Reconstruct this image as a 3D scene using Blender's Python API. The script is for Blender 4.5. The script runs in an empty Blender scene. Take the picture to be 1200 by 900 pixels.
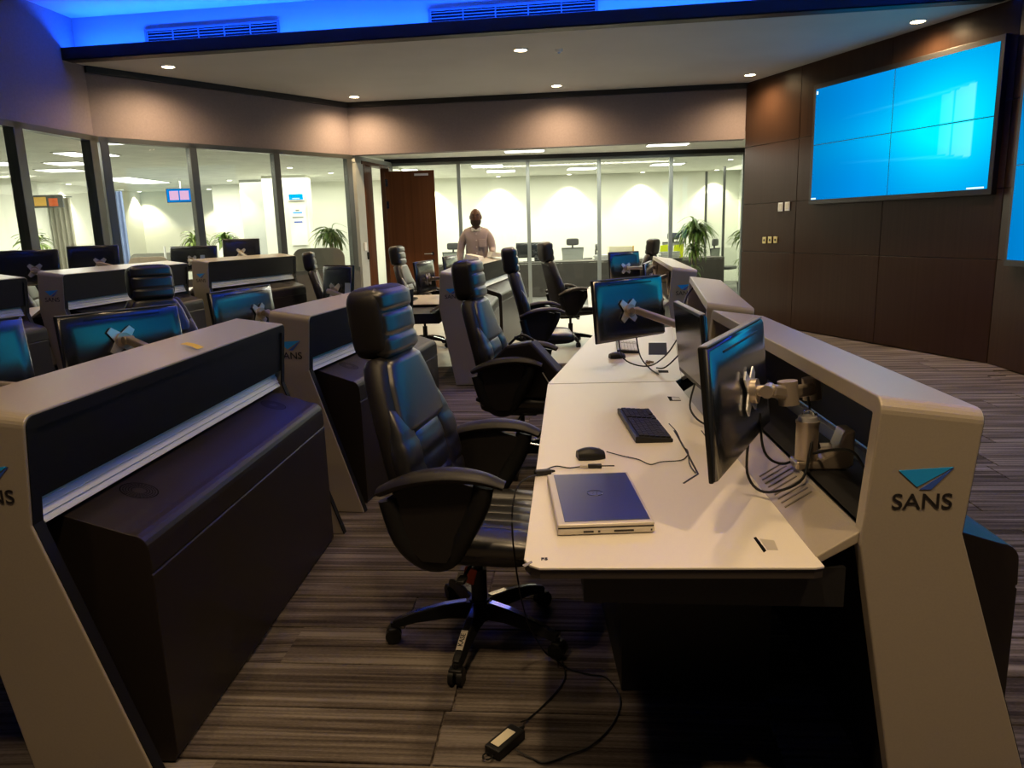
import bpy, bmesh, math, random
from mathutils import Vector, Matrix, Euler

random.seed(7)
S = bpy.context.scene
C = S.collection
D2R = math.pi / 180

# ------------------------------------------------------------------ camera
F, H = 887.0, 1.5
_v = Vector((128, 4300, F)).normalized()                 # world down seen from the camera (x right, y down, z forward)
_fw = Vector((0, 0, 1))
_Y = (_fw - _v * _fw.dot(_v)).normalized()
_X = _v.cross(_Y)
_Z = -_v
cam_d = bpy.data.cameras.new('camera')
cam = bpy.data.objects.new('camera', cam_d)
C.objects.link(cam)
cam_d.sensor_width = 36
cam_d.lens = F * 36 / 1200
cam_d.clip_start = 0.02
cam_d.clip_end = 100
cam.matrix_world = Matrix(((_X[0], -_X[1], -_X[2], 0),
                           (_Y[0], -_Y[1], -_Y[2], 0),
                           (_Z[0], -_Z[1], -_Z[2], H),
                           (0, 0, 0, 1)))
S.camera = cam
S.view_settings.view_transform = 'Standard'
S.view_settings.look = 'None'
S.view_settings.gamma = 1
S.view_settings.exposure = 0.0
S.cycles.use_denoising = True
S.cycles.max_bounces = 8
S.cycles.transparent_max_bounces = 16
S.cycles.sample_clamp_indirect = 4.0
S.cycles.caustics_reflective = False
S.cycles.caustics_refractive = False

w = bpy.data.worlds.new('world')
S.world = w
w.use_nodes = True
w.node_tree.nodes['Background'].inputs[0].default_value = (0.35, 0.38, 0.5, 1)
w.node_tree.nodes['Background'].inputs[1].default_value = 0.02


def light(kind, name, loc, energy, col, target=None, size=None, size_y=None, spot=None, blend=1.0, radius=None, rotz=0):
    d = bpy.data.lights.new(name, kind)
    d.energy = energy
    d.color = col
    o = bpy.data.objects.new(name, d)
    C.objects.link(o)
    o.location = loc
    if kind == 'AREA':
        d.shape = 'RECTANGLE'
        d.size = size
        d.size_y = size_y or size
    if spot:
        d.spot_size = spot * D2R
        d.spot_blend = blend
    if radius is not None:
        d.shadow_soft_size = radius
    if target is not None:
        o.rotation_euler = (Vector(target) - Vector(loc)).to_track_quat('-Z', 'Y').to_euler()
    else:
        o.rotation_euler = (0, 0, rotz)
    return o


WARM = (1.0, 0.70, 0.38)
BLUE = (0.006, 0.075, 1.0)
OFFICE = (1.0, 0.97, 0.80)
ZC, ZU, ZB, ZO = 3.47, 3.95, 2.69, 2.76                 # lower ceiling, raised ceiling, bulkhead bottom, office ceiling
# downlights over the desks, set in the raised ceiling in front of and above the camera
for i, (x, y, e) in enumerate([(-0.1, 0.9, 180), (1.5, 0.4, 220), (-1.5, 0.9, 80), (0.5, 3.0, 90), (-1.2, 3.4, 50), (1.0, 5.6, 60), (-2.6, 4.4, 50),
                               (-0.3, 6.6, 50), (2.9, 4.0, 100), (3.4, 6.6, 260), (-4.0, 6.4, 50)]):
    light('SPOT', 'downlight_lamp', (x, y, 3.9), e, WARM, spot=105, radius=0.09)
# blue strip of light in the ceiling cove
CE0, CE1 = Vector((-4.90, 9.10, 0)), Vector((4.75, 7.72, 0))
_cd = (CE1 - CE0).normalized()
_cm = (CE0 + CE1) / 2
_cn = Vector((-_cd.y, _cd.x, 0))
_o = light('AREA', 'cove_and_fill_lamp', (_cm.x - _cn.x * 0.03, _cm.y - _cn.y * 0.03, ZC + 0.045), 330, BLUE, size=9.5, size_y=0.04)
_o.rotation_euler = Euler((math.pi + 0.45, 0, math.atan2(_cd.y, _cd.x)))
# blue fill lamps added along the left wall and the video wall
for x0, y0, x1, y1, e in [(-5.05, 8.0, -5.5, 0.5, 60), (4.45, 7.0, 4.4, 0.5, 170)]:
    dx, dy = x1 - x0, y1 - y0
    _o = light('AREA', 'cove_and_fill_lamp', ((x0 + x1) / 2, (y0 + y1) / 2, ZC + 0.06), e, BLUE, size=math.hypot(dx, dy), size_y=0.04)
    _o.rotation_euler = Euler((math.pi, 0, math.atan2(dy, dx)))
# the bright offices beyond the glass
for x, y, sx, sy, e in [(1.2, 16.6, 8, 2.5, 215), (1.2, 18.3, 8, 1.0, 110), (-7.0, 12.0, 3.0, 6.0, 260), (-6.3, 17.2, 5.5, 3.5, 280), (1.3, 12.9, 3.6, 0.4, 90)]:
    light('AREA', 'office_panel_lamp', (x, y, (ZO if y > 13.5 or x < -3 else ZB) - 0.05), e, OFFICE, size=sx, size_y=sy)


# ------------------------------------------------------------------ pixel to world, at the real height of the thing
def ray(px, py):
    r = Vector((px - 600, py - 450, F))
    return Vector((r.dot(_X), r.dot(_Y), r.dot(_Z)))


def at(px, py, z):
    r = ray(px, py)
    t = (z - H) / r.z
    return Vector((r.x * t, r.y * t, z))


def aty(px, py, y):
    r = ray(px, py)
    return Vector((0, 0, H)) + r * (y / r.y)


# ------------------------------------------------------------------ materials
def mat(name, col, rough=0.5, metal=0.0, spec=0.5, emit=None, estr=0.0, bump=None, var=None, coat=0.0, alpha=None, coat_rough=0.3):
    m = bpy.data.materials.new(name)
    m.use_nodes = True
    nt = m.node_tree
    b = nt.nodes['Principled BSDF']
    b.inputs['Base Color'].default_value = (*col, 1)
    b.inputs['Roughness'].default_value = rough
    b.inputs['Metallic'].default_value = metal
    b.inputs['Specular IOR Level'].default_value = spec
    b.inputs['Coat Weight'].default_value = coat
    b.inputs['Coat Roughness'].default_value = coat_rough
    if emit:
        b.inputs['Emission Color'].default_value = (*emit, 1)
        b.inputs['Emission Strength'].default_value = estr
    tc = nt.nodes.new('ShaderNodeTexCoord')
    if var is None:
        var = (3.0, 0.08)
    n = nt.nodes.new('ShaderNodeTexNoise')
    n.inputs['Scale'].default_value = var[0]
    n.inputs['Detail'].default_value = 4
    nt.links.new(tc.outputs['Object'], n.inputs['Vector'])
    r = nt.nodes.new('ShaderNodeMapRange')
    r.inputs[1].default_value = 0.3
    r.inputs[2].default_value = 0.7
    r.inputs[3].default_value = 1 - var[1]
    r.inputs[4].default_value = 1 + var[1]
    nt.links.new(n.outputs['Fac'], r.inputs[0])
    mx = nt.nodes.new('ShaderNodeVectorMath')
    mx.operation = 'SCALE'
    mx.inputs[0].default_value = col
    nt.links.new(r.outputs[0], mx.inputs['Scale'])
    nt.links.new(mx.outputs[0], b.inputs['Base Color'])
    if bump:
        bn = nt.nodes.new('ShaderNodeTexNoise')
        bn.inputs['Scale'].default_value = bump[0]
        nt.links.new(tc.outputs['Object'], bn.inputs['Vector'])
        bp = nt.nodes.new('ShaderNodeBump')
        bp.inputs['Strength'].default_value = bump[1]
        bp.inputs['Distance'].default_value = 0.002
        nt.links.new(bn.outputs['Fac'], bp.inputs['Height'])
        nt.links.new(bp.outputs[0], b.inputs['Normal'])
    return m


def emission(name, col, s):
    m = bpy.data.materials.new(name)
    m.use_nodes = True
    nt = m.node_tree
    nt.nodes.clear()
    e = nt.nodes.new('ShaderNodeEmission')
    e.inputs[0].default_value = (*col, 1)
    e.inputs[1].default_value = s
    o = nt.nodes.new('ShaderNodeOutputMaterial')
    nt.links.new(e.outputs[0], o.inputs[0])
    return m


def glass_mat():
    m = bpy.data.materials.new('clear_glass')
    m.use_nodes = True
    nt = m.node_tree
    nt.nodes.clear()
    t = nt.nodes.new('ShaderNodeBsdfTransparent')
    t.inputs[0].default_value = (0.96, 0.98, 0.965, 1)
    g = nt.nodes.new('ShaderNodeBsdfGlossy')
    g.inputs['Roughness'].default_value = 0.02
    ge = nt.nodes.new('ShaderNodeNewGeometry')
    dt = nt.nodes.new('ShaderNodeVectorMath')
    dt.operation = 'DOT_PRODUCT'
    nt.links.new(ge.outputs['Normal'], dt.inputs[0])
    nt.links.new(ge.outputs['Incoming'], dt.inputs[1])
    def mth(op, a, c=None):
        q = nt.nodes.new('ShaderNodeMath')
        q.operation = op
        for i_, v_ in ((0, a), (1, c)):
            if v_ is None:
                continue
            if isinstance(v_, (int, float)):
                q.inputs[i_].default_value = v_
            else:
                nt.links.new(v_, q.inputs[i_])
        return q.outputs[0]
    pw_ = mth('POWER', mth('SUBTRACT', 1.0, mth('ABSOLUTE', dt.outputs['Value'])), 5.0)
    fac = mth('ADD', mth('MULTIPLY', pw_, 0.55), 0.03)
    x = nt.nodes.new('ShaderNodeMixShader')
    o = nt.nodes.new('ShaderNodeOutputMaterial')
    nt.links.new(fac, x.inputs[0])
    nt.links.new(t.outputs[0], x.inputs[1])
    nt.links.new(g.outputs[0], x.inputs[2])
    nt.links.new(x.outputs[0], o.inputs[0])
    return m


def stripe_mat(name, stops, sx, sy, rough=0.95, rotz=0.0, per_object=True, bump=0.35):
    """striped carpet: threads running along x"""
    m = bpy.data.materials.new(name)
    m.use_nodes = True
    nt = m.node_tree
    L = nt.links
    b = nt.nodes['Principled BSDF']
    b.inputs['Roughness'].default_value = rough
    b.inputs['Specular IOR Level'].default_value = 0.15
    tc = nt.nodes.new('ShaderNodeTexCoord')
    oi = nt.nodes.new('ShaderNodeObjectInfo')
    ad = nt.nodes.new('ShaderNodeVectorMath')
    ad.operation = 'ADD'
    sc = nt.nodes.new('ShaderNodeVectorMath')
    sc.operation = 'SCALE'
    sc.inputs[0].default_value = (5.3, 7.7, 0)
    L.new(oi.outputs['Random'], sc.inputs['Scale'])
    L.new(tc.outputs['Object'], ad.inputs[0])
    if per_object:
        L.new(sc.outputs[0], ad.inputs[1])
    outs = []
    for k, (ax, ay, det) in enumerate([(sx * 0.5, sy * 0.22, 2), (sx, sy, 3), (60, 260, 2)]):
        mp = nt.nodes.new('ShaderNodeMapping')
        mp.inputs['Scale'].default_value = (ax, ay, 1)
        mp.inputs['Rotation'].default_value = (0, 0, rotz)
        L.new(ad.outputs[0], mp.inputs[0])
        n = nt.nodes.new('ShaderNodeTexNoise')
        n.noise_dimensions = '2D'
        n.inputs['Scale'].default_value = 1
        n.inputs['Detail'].default_value = det
        L.new(mp.outputs[0], n.inputs['Vector'])
        outs.append(n.outputs['Fac'])
    def mul(a, f):
        q = nt.nodes.new('ShaderNodeMath')
        q.operation = 'MULTIPLY'
        L.new(a, q.inputs[0])
        q.inputs[1].default_value = f
        return q.outputs[0]
    def add(a, c):
        q = nt.nodes.new('ShaderNodeMath')
        q.operation = 'ADD'
        L.new(a, q.inputs[0])
        L.new(c, q.inputs[1])
        return q.outputs[0]
    s = add(add(mul(outs[0], 0.5), mul(outs[1], 0.38)), mul(outs[2], 0.12))
    cr = nt.nodes.new('ShaderNodeValToRGB')
    el = cr.color_ramp.elements
    el[0].position, el[0].color = stops[0][0], (*stops[0][1], 1)
    el[1].position, el[1].color = stops[-1][0], (*stops[-1][1], 1)
    for p, c in stops[1:-1]:
        q = el.new(p)
        q.color = (*c, 1)
    L.new(s, cr.inputs[0])
    L.new(cr.outputs[0], b.inputs['Base Color'])
    bp = nt.nodes.new('ShaderNodeBump')
    bp.inputs['Strength'].default_value = bump
    bp.inputs['Distance'].default_value = 0.004
    L.new(s, bp.inputs['Height'])
    L.new(bp.outputs[0], b.inputs['Normal'])
    return m


M = {}
M['carpet'] = stripe_mat('striped_carpet', [(0.36, (0.030, 0.022, 0.018)), (0.46, (0.082, 0.066, 0.055)), (0.53, (0.125, 0.103, 0.087)), (0.64, (0.22, 0.19, 0.165))], 1.3, 70, rotz=0)
M['tile'] = mat('pale_floor_tile', (0.55, 0.55, 0.52), 0.35, var=(2, 0.05))
M['office_floor'] = mat('office_carpet', (0.16, 0.16, 0.15), 0.9)
M['mauve'] = mat('mauve_wallcovering', (0.215, 0.175, 0.185), 0.75, var=(40, 0.06), bump=(300, 0.2))
M['white_wall'] = mat('white_paint', (0.84, 0.85, 0.76), 0.8, var=(1, 0.02))
M['grey_wall'] = mat('grey_paint', (0.45, 0.47, 0.45), 0.7)
M['ceil'] = mat('grey_white_ceiling', (0.46, 0.47, 0.48), 0.8, var=(1.5, 0.04))
M['office_ceil'] = mat('office_ceiling', (0.86, 0.87, 0.80), 0.8)
M['black_trim'] = mat('black_trim', (0.012, 0.011, 0.011), 0.45)
M['steel'] = mat('dark_anodised_frame', (0.10, 0.105, 0.10), 0.35, metal=0.6)
M['steel_light'] = mat('grey_anodised_frame', (0.30, 0.33, 0.31), 0.4, metal=0.5)
M['glass'] = glass_mat()
M['wood_panel'] = stripe_mat('dark_stained_veneer', [(0.35, (0.036, 0.018, 0.011)), (0.5, (0.040, 0.0205, 0.0125)), (0.65, (0.044, 0.023, 0.014))], 30, 1.2, rough=0.32, bump=0.03)
M['door_wood'] = stripe_mat('brown_door_veneer', [(0.35, (0.075, 0.027, 0.010)), (0.5, (0.095, 0.035, 0.014)), (0.65, (0.115, 0.045, 0.018))], 20, 1.0, rough=0.35, bump=0.03)
M['shell'] = mat('pale_bronze_laminate', (0.42, 0.365, 0.285), 0.36, metal=0.15, var=(180, 0.03), bump=(900, 0.08))
M['shell_dark'] = mat('charcoal_laminate', (0.008, 0.008, 0.009), 0.6, spec=0.2, var=(200, 0.05))
M['cabinet'] = mat('brown_black_laminate', (0.018, 0.0135, 0.012), 0.40, spec=0.35, var=(300, 0.06), bump=(900, 0.1))
M['strip'] = mat('brushed_light_metal', (0.72, 0.76, 0.82), 0.4, metal=0.2)
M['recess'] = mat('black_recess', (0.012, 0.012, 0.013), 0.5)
M['vent'] = mat('black_vent', (0.004, 0.004, 0.004), 0.7, spec=0.1)
M['grille'] = mat('grey_grille', (0.16, 0.17, 0.2), 0.7)
M['desk'] = mat('cream_laminate', (0.78, 0.725, 0.64), 0.32, var=(250, 0.015))
M['desk_edge'] = mat('dark_desk_edge', (0.05, 0.04, 0.035), 0.5)
M['leather'] = mat('black_leather', (0.008, 0.008, 0.009), 0.34, spec=1.0, coat=0.9, coat_rough=0.46, bump=(350, 0.10), var=(8, 0.15))
M['leather_back'] = mat('black_chair_shell', (0.012, 0.010, 0.0095), 0.48, bump=(350, 0.2))
M['plastic'] = mat('black_plastic', (0.011, 0.011, 0.011), 0.45, spec=0.35)
M['chrome'] = mat('polished_metal', (0.55, 0.55, 0.56), 0.16, metal=1.0)
M['red'] = mat('red_plastic', (0.55, 0.06, 0.02), 0.4)
M['silver'] = mat('silver_plastic', (0.60, 0.55, 0.47), 0.35, metal=0.2)
M['arm'] = mat('champagne_metal', (0.55, 0.47, 0.38), 0.32, metal=0.65)
M['plate'] = mat('bright_plate', (0.80, 0.80, 0.82), 0.3, metal=0.5)
M['monitor'] = mat('black_monitor_shell', (0.016, 0.018, 0.022), 0.24, spec=1.0, coat=1.0, coat_rough=0.2)
M['screen_off'] = mat('dark_screen_glass', (0.012, 0.013, 0.015), 0.16, spec=0.6)
M['monitor_rim'] = mat('grey_monitor_rim', (0.22, 0.20, 0.19), 0.35)
M['lid'] = mat('dark_metallic_lid', (0.05, 0.05, 0.058), 0.30, metal=0.5, var=(3, 0.04))
M['white'] = mat('white_plastic', (0.80, 0.80, 0.78), 0.45)
M['paper'] = mat('white_paper', (0.85, 0.85, 0.82), 0.8)
M['label'] = mat('cream_label', (0.85, 0.78, 0.58), 0.6)
M['note'] = mat('yellow_note', (0.85, 0.60, 0.12), 0.7)
M['hi_yellow'] = mat('bright_yellow_card', (0.75, 0.85, 0.02), 0.5)
M['orange'] = mat('orange_card', (0.85, 0.50, 0.10), 0.6)
M['cyan'] = mat('cyan_print', (0.02, 0.38, 0.95), 0.4)
M['navy'] = mat('navy_print', (0.05, 0.12, 0.55), 0.4)
M['ink'] = mat('black_print', (0.015, 0.012, 0.012), 0.5)
M['blue_sticker'] = mat('pale_blue_sticker', (0.45, 0.60, 0.85), 0.5)
M['key'] = mat('charcoal_keys', (0.022, 0.022, 0.025), 0.6, spec=0.25)
M['grey_panel'] = mat('grey_office_panel', (0.085, 0.075, 0.066), 0.5)
M['olive_panel'] = mat('olive_grey_fabric', (0.20, 0.20, 0.165), 0.85)
M['brown_panel'] = mat('brown_fabric', (0.26, 0.20, 0.14), 0.85)
M['mesh'] = mat('grey_mesh', (0.30, 0.32, 0.29), 0.8)
M['chair_grey'] = mat('dark_grey_frame', (0.07, 0.07, 0.068), 0.5)
M['leaf'] = mat('green_leaf', (0.16, 0.29, 0.05), 0.42, var=(9, 0.4))
M['leaf2'] = mat('yellow_green_leaf', (0.26, 0.36, 0.08), 0.42, var=(9, 0.3))
M['stem'] = mat('plant_stem', (0.22, 0.15, 0.08), 0.8)
M['pot'] = mat('dark_pot', (0.05, 0.05, 0.05), 0.5)
M['skin'] = mat('brown_skin', (0.10, 0.048, 0.030), 0.5, spec=0.4)
M['beard'] = mat('dark_beard', (0.025, 0.014, 0.010), 0.8)
M['lips'] = mat('brown_lips', (0.09, 0.03, 0.025), 0.5)
M['shirt'] = mat('pinkish_shirt', (0.46, 0.385, 0.39), 0.8, var=(60, 0.05), bump=(25, 0.5))
M['trousers'] = mat('dark_trousers', (0.03, 0.03, 0.04), 0.8)
M['curtain'] = mat('grey_curtain', (0.33, 0.31, 0.25), 0.85)
M['blue_curtain'] = mat('blue_grey_curtain', (0.18, 0.24, 0.42), 0.85)
M['louvre'] = mat('louvre_shadow', (0.20, 0.175, 0.15), 0.5)
M['gold'] = mat('brass_plate', (0.62, 0.50, 0.22), 0.35, metal=0.5)
M['panel_light'] = emission('light_panel', (1.0, 0.98, 0.86), 5.0)
M['lamp'] = emission('lamp_glow', (1.0, 0.74, 0.42), 45.0)
M['lamp_white'] = emission('white_lamp_glow', (1.0, 0.95, 0.8), 9.0)
M['cyan_glow'] = emission('cyan_sign_glow', (0.0, 0.45, 0.95), 1.3)
M['white_glow'] = emission('white_sign_glow', (0.6, 0.9, 1.0), 1.5)
M['pink_glow'] = emission('pink_picture_glow', (0.9, 0.5, 0.75), 1.0)
M['tv_blue'] = emission('tv_blue_glow', (0.0, 0.22, 0.8), 0.9)
M['led_strip'] = emission('blue_led_strip', (0.05, 0.3, 1.0), 8.0)
M['red_glow'] = emission('red_orange_glow', (0.9, 0.18, 0.05), 0.7)


def attr_emission(name, s):
    m = bpy.data.materials.new(name)
    m.use_nodes = True
    nt = m.node_tree
    nt.nodes.clear()
    a = nt.nodes.new('ShaderNodeVertexColor')
    a.layer_name = 'picture'
    e = nt.nodes.new('ShaderNodeEmission')
    e.inputs[1].default_value = s
    o = nt.nodes.new('ShaderNodeOutputMaterial')
    nt.links.new(a.outputs[0], e.inputs[0])
    nt.links.new(e.outputs[0], o.inputs[0])
    return m


M['screen_on'] = attr_emission('lit_display', 1.25)


# ------------------------------------------------------------------ mesh helpers
class MB:
    """collects shapes into one mesh"""
    def __init__(s):
        s.b = bmesh.new()

    def _post(s, vs, loc, rot):
        m = Matrix.Translation(loc) @ (rot.to_matrix().to_4x4() if isinstance(rot, Euler) else (rot if rot is not None else Matrix()))
        bmesh.ops.transform(s.b, matrix=m, verts=vs)

    def box(s, loc, size, rot=None, bev=0.0, seg=2):
        r = bmesh.ops.create_cube(s.b, size=1)
        vs = r['verts']
        bmesh.ops.scale(s.b, vec=size, verts=vs)
        if bev > 0:
            es = list({e for v in vs for e in v.link_edges})
            q = bmesh.ops.bevel(s.b, geom=es, offset=bev, segments=seg, affect='EDGES', profile=0.5)
            vs = list({v for f in q['faces'] for v in f.verts} | {v for v in vs if v.is_valid})
        s._post(vs, loc, rot)
        return s

    def cyl(s, p0, p1, r0, r1=None, n=16, cap=True):
        p0, p1 = Vector(p0), Vector(p1)
        r1 = r0 if r1 is None else r1
        d = p1 - p0
        q = bmesh.ops.create_cone(s.b, cap_ends=cap, segments=n, radius1=r0, radius2=max(r1, 1e-5), depth=d.length)
        m = Matrix.Translation((p0 + p1) / 2) @ d.to_track_quat('Z', 'Y').to_matrix().to_4x4()
        bmesh.ops.transform(s.b, matrix=m, verts=q['verts'])
        return s

    def loft(s, rings, cap=True, closed=False):
        R = [[s.b.verts.new(p) for p in ring] for ring in rings]
        n = len(R[0])
        idx = range(len(R) if closed else len(R) - 1)
        for i in idx:
            a, c = R[i], R[(i + 1) % len(R)]
            for j in range(n):
                s.b.faces.new((a[j], a[(j + 1) % n], c[(j + 1) % n], c[j]))
        if cap and not closed:
            s.b.faces.new(list(reversed(R[0])))
            s.b.faces.new(R[-1])
        return s

    def tube(s, pts, r, n=8, closed=False, flat=1.0):
        pts = [Vector(p) for p in pts]
        rings = []
        up = Vector((0, 0, 1))
        for i, p in enumerate(pts):
            a = pts[(i - 1) % len(pts)] if (i > 0 or closed) else p
            c = pts[(i + 1) % len(pts)] if (i < len(pts) - 1 or closed) else p
            t = (c - a).normalized()
            sd = t.cross(up)
            if sd.length < 1e-3:
                sd = t.cross(Vector((1, 0, 0)))
            sd.normalize()
            u2 = sd.cross(t)
            rr = r[i] if isinstance(r, (list, tuple)) else r
            rings.append([p + sd * math.cos(k * 2 * math.pi / n) * rr + u2 * math.sin(k * 2 * math.pi / n) * rr * flat for k in range(n)])
        return s.loft(rings, closed=closed)

    def prism(s, poly, h, axis='z', off=0.0):
        """poly: list of 2D points; extruded by h along axis"""
        def mk(p, t):
            if axis == 'z':
                return Vector((p[0], p[1], off + t))
            if axis == 'y':
                return Vector((p[0], off + t, p[1]))
            return Vector((off + t, p[0], p[1]))
        a = [s.b.verts.new(mk(p, 0)) for p in poly]
        c = [s.b.verts.new(mk(p, h)) for p in poly]
        n = len(poly)
        s.b.faces.new(a)
        s.b.faces.new(list(reversed(c)))
        for i in range(n):
            s.b.faces.new((a[i], c[i], c[(i + 1) % n], a[(i + 1) % n]))
        return s

    def pillow(s, loc, size, rot=None, e=0.35, nu=24, nv=14, eh=None):
        eh = eh or e
        def sp(v, p):
            return math.copysign(abs(v) ** p, v)
        rings = []
        for i in range(1, nv):
            ph = -math.pi / 2 + math.pi * i / nv
            rings.append([Vector((size[0] / 2 * sp(math.cos(ph), eh) * sp(math.cos(t), e),
                                  size[1] / 2 * sp(math.cos(ph), eh) * sp(math.sin(t), e),
                                  size[2] / 2 * sp(math.sin(ph), eh)))
                          for t in [2 * math.pi * k / nu for k in range(nu)]])
        R = [[s.b.verts.new(p) for p in ring] for ring in rings]
        bot = s.b.verts.new((0, 0, -size[2] / 2))
        top = s.b.verts.new((0, 0, size[2] / 2))
        for i in range(len(R) - 1):
            for j in range(nu):
                s.b.faces.new((R[i][j], R[i][(j + 1) % nu], R[i + 1][(j + 1) % nu], R[i + 1][j]))
        for j in range(nu):
            s.b.faces.new((bot, R[0][(j + 1) % nu], R[0][j]))
            s.b.faces.new((top, R[-1][j], R[-1][(j + 1) % nu]))
        vs = [v for r in R for v in r] + [bot, top]
        s._post(vs, loc, rot)
        return s

    def quad(s, a, b, c, d):
        s.b.faces.new([s.b.verts.new(p) for p in (a, b, c, d)])
        return s

    def build(s, name, m, parent=None, smooth=False, bevel=0.0, loc=None, rot=None):
        bmesh.ops.recalc_face_normals(s.b, faces=s.b.faces)
        me = bpy.data.meshes.new(name)
        s.b.to_mesh(me)
        s.b.free()
        me.materials.append(M[m] if isinstance(m, str) else m)
        if smooth:
            me.polygons.foreach_set('use_smooth', [True] * len(me.polygons))
            try:
                me.set_sharp_from_angle(angle=math.radians(50))
            except Exception:
                pass
        o = bpy.data.objects.new(name, me)
        C.objects.link(o)
        if parent is not None:
            o.parent = parent
        if loc is not None:
            o.location = loc
        if rot is not None:
            o.rotation_euler = rot
        if bevel:
            q = o.modifiers.new('bevel', 'BEVEL')
            q.width = bevel
            q.segments = 2
            q.limit_method = 'ANGLE'
            q.angle_limit = math.radians(40)
        return o


def tag(o, label=None, cat=None, group=None, kind=None):
    if label:
        o['label'] = label
    if cat:
        o['category'] = cat
    if group:
        o['group'] = group
    if kind:
        o['kind'] = kind
    return o


def empty(name, loc=(0, 0, 0), rz=0.0, rot=None):
    o = bpy.data.objects.new(name, None)
    o.empty_display_size = 0.1
    C.objects.link(o)
    o.location = loc
    o.rotation_euler = rot if rot is not None else (0, 0, rz)
    return o


def copy_tree(o, parent=None):
    c = o.copy()
    C.objects.link(c)
    if parent is not None:
        c.parent = parent
    for ch in list(o.children):
        copy_tree(ch, c)
    return c


def smooth_path(pts, n=6, closed=False):
    """catmull-rom through points"""
    P = [Vector(p) for p in pts]
    out = []
    k = len(P)
    for i in range(k if closed else k - 1):
        if closed:
            a, b, c, d = P[(i - 1) % k], P[i], P[(i + 1) % k], P[(i + 2) % k]
        else:
            a, b, c, d = P[max(i - 1, 0)], P[i], P[i + 1], P[min(i + 2, k - 1)]
        for j in range(n):
            t = j / n
            out.append(0.5 * ((2 * b) + (c - a) * t + (2 * a - 5 * b + 4 * c - d) * t * t + (-a + 3 * b - 3 * c + d) * t ** 3))
    if not closed:
        out.append(P[-1])
    return out


def text_obj(txt, size, name, m, parent, mtx, extrude=0.0006, bold=0.0):
    cu = bpy.data.curves.new(name, 'FONT')
    cu.body = txt
    cu.size = size
    cu.align_x = 'CENTER'
    cu.align_y = 'CENTER'
    cu.extrude = extrude
    cu.offset = bold
    t = bpy.data.objects.new(name, cu)
    C.objects.link(t)
    dg = bpy.context.evaluated_depsgraph_get()
    me = bpy.data.meshes.new_from_object(t.evaluated_get(dg))
    bpy.data.objects.remove(t)
    me.materials.clear()
    me.materials.append(M[m])
    o = bpy.data.objects.new(name, me)
    C.objects.link(o)
    if parent is not None:
        o.parent = parent
    o.matrix_local = mtx
    return o


def face_y(x, y, z):
    """matrix for flat lettering that faces -y"""
    return Matrix.Translation((x, y, z)) @ Euler((math.pi / 2, 0, 0)).to_matrix().to_4x4()


# ================================================================== THE SETTING
# ---- floor: striped carpet planks on a carpet base, pale tile beyond
FR = -5 * D2R
fl = empty('floor', (0, 0, 0))
tag(fl, 'grey brown striped carpet floor of the control room', 'floor', kind='structure')
MB().prism([(-6.2, -1.5), (5.4, -1.5), (5.4, 8.35), (-6.2, 8.35)], 0.05, off=-0.058).prism([(1.9, 8.3), (5.4, 8.3), (5.4, 14.2), (2.6, 14.2)], 0.05, off=-0.0581).build('carpet_base', 'carpet', fl)
tm = MB().box((0, 0, -0.004), (0.994, 0.244, 0.008), bev=0.002, seg=1)
t0 = tm.build('carpet_plank', 'carpet', fl)
base_me = t0.data
first = True
cnt = 0
ca, sa = math.cos(FR), math.sin(FR)
cand = []
for r in range(-2, 60):
    offx = random.random()
    for c in range(-8, 9):
        u, v = c + offx, r * 0.25
        x, y = u * ca - v * sa, u * sa + v * ca
        vis = (-1.35 < x < 1.3 and 1.15 < y < 7.2) or (1.2 < x < 4.75 and 2.2 < y < 8.1)
        if vis and y < 8.1:
            cand.append((x * x + y * y, x, y))
cand.sort()
for _, x, y in cand[:296]:
    if first:
        o = t0
        first = False
    else:
        o = bpy.data.objects.new('carpet_plank', base_me)
        C.objects.link(o)
        o.parent = fl
    o.location = (x, y, 0.0)
    o.rotation_euler = (0, 0, FR)
ft = MB().prism([(-6.2, 8.35), (1.9, 8.35), (2.6, 14.2), (-2.0, 14.2), (-5.2, 9.3)], 0.05, off=-0.05).build('floor_corridor', 'tile')
tag(ft, 'pale tiled floor strip between the desks and the glass office wall', 'floor', kind='structure')
fo = MB().prism([(-11, 4), (-5.25, 4), (-5.2, 9.3), (-2.05, 14.2), (7.0, 14.2), (7, 20), (-11, 22)], 0.05, off=-0.052).build('floor_office', 'office_floor')
tag(fo, 'plain grey carpet of the bright offices behind the glass', 'floor', kind='structure')
pf = MB().prism([(-3.28, 3.4), (-3.0, 6.3), (-2.75, 8.4), (-2.2, 10.4), (-2.9, 11.4), (-4.85, 9.05), (-5.3, 3.4)], 0.149, off=0.001).build('floor_platform', 'carpet')
tag(pf, 'low carpeted platform under the rear row of consoles', 'platform', kind='structure')

# ---- walls
WL0, WL1, WL2 = Vector((-5.9, -0.9, 0)), Vector((-4.815, 9.30, 0)), Vector((-2.43, 12.38, 0))
VW0, VW1, VW2 = Vector((3.56, 11.70, 0)), Vector((4.858, 7.597, 0)), Vector((4.55, 0.2, 0))


def wall_slab(mb, a, b, z0, z1, th, side=1):
    d = (b - a).normalized()
    n = Vector((-d.y, d.x, 0)) * side * th
    mb.prism([(a.x, a.y), (b.x, b.y), (b.x + n.x, b.y + n.y), (a.x + n.x, a.y + n.y)], z1 - z0, off=z0)
    return mb


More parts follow.
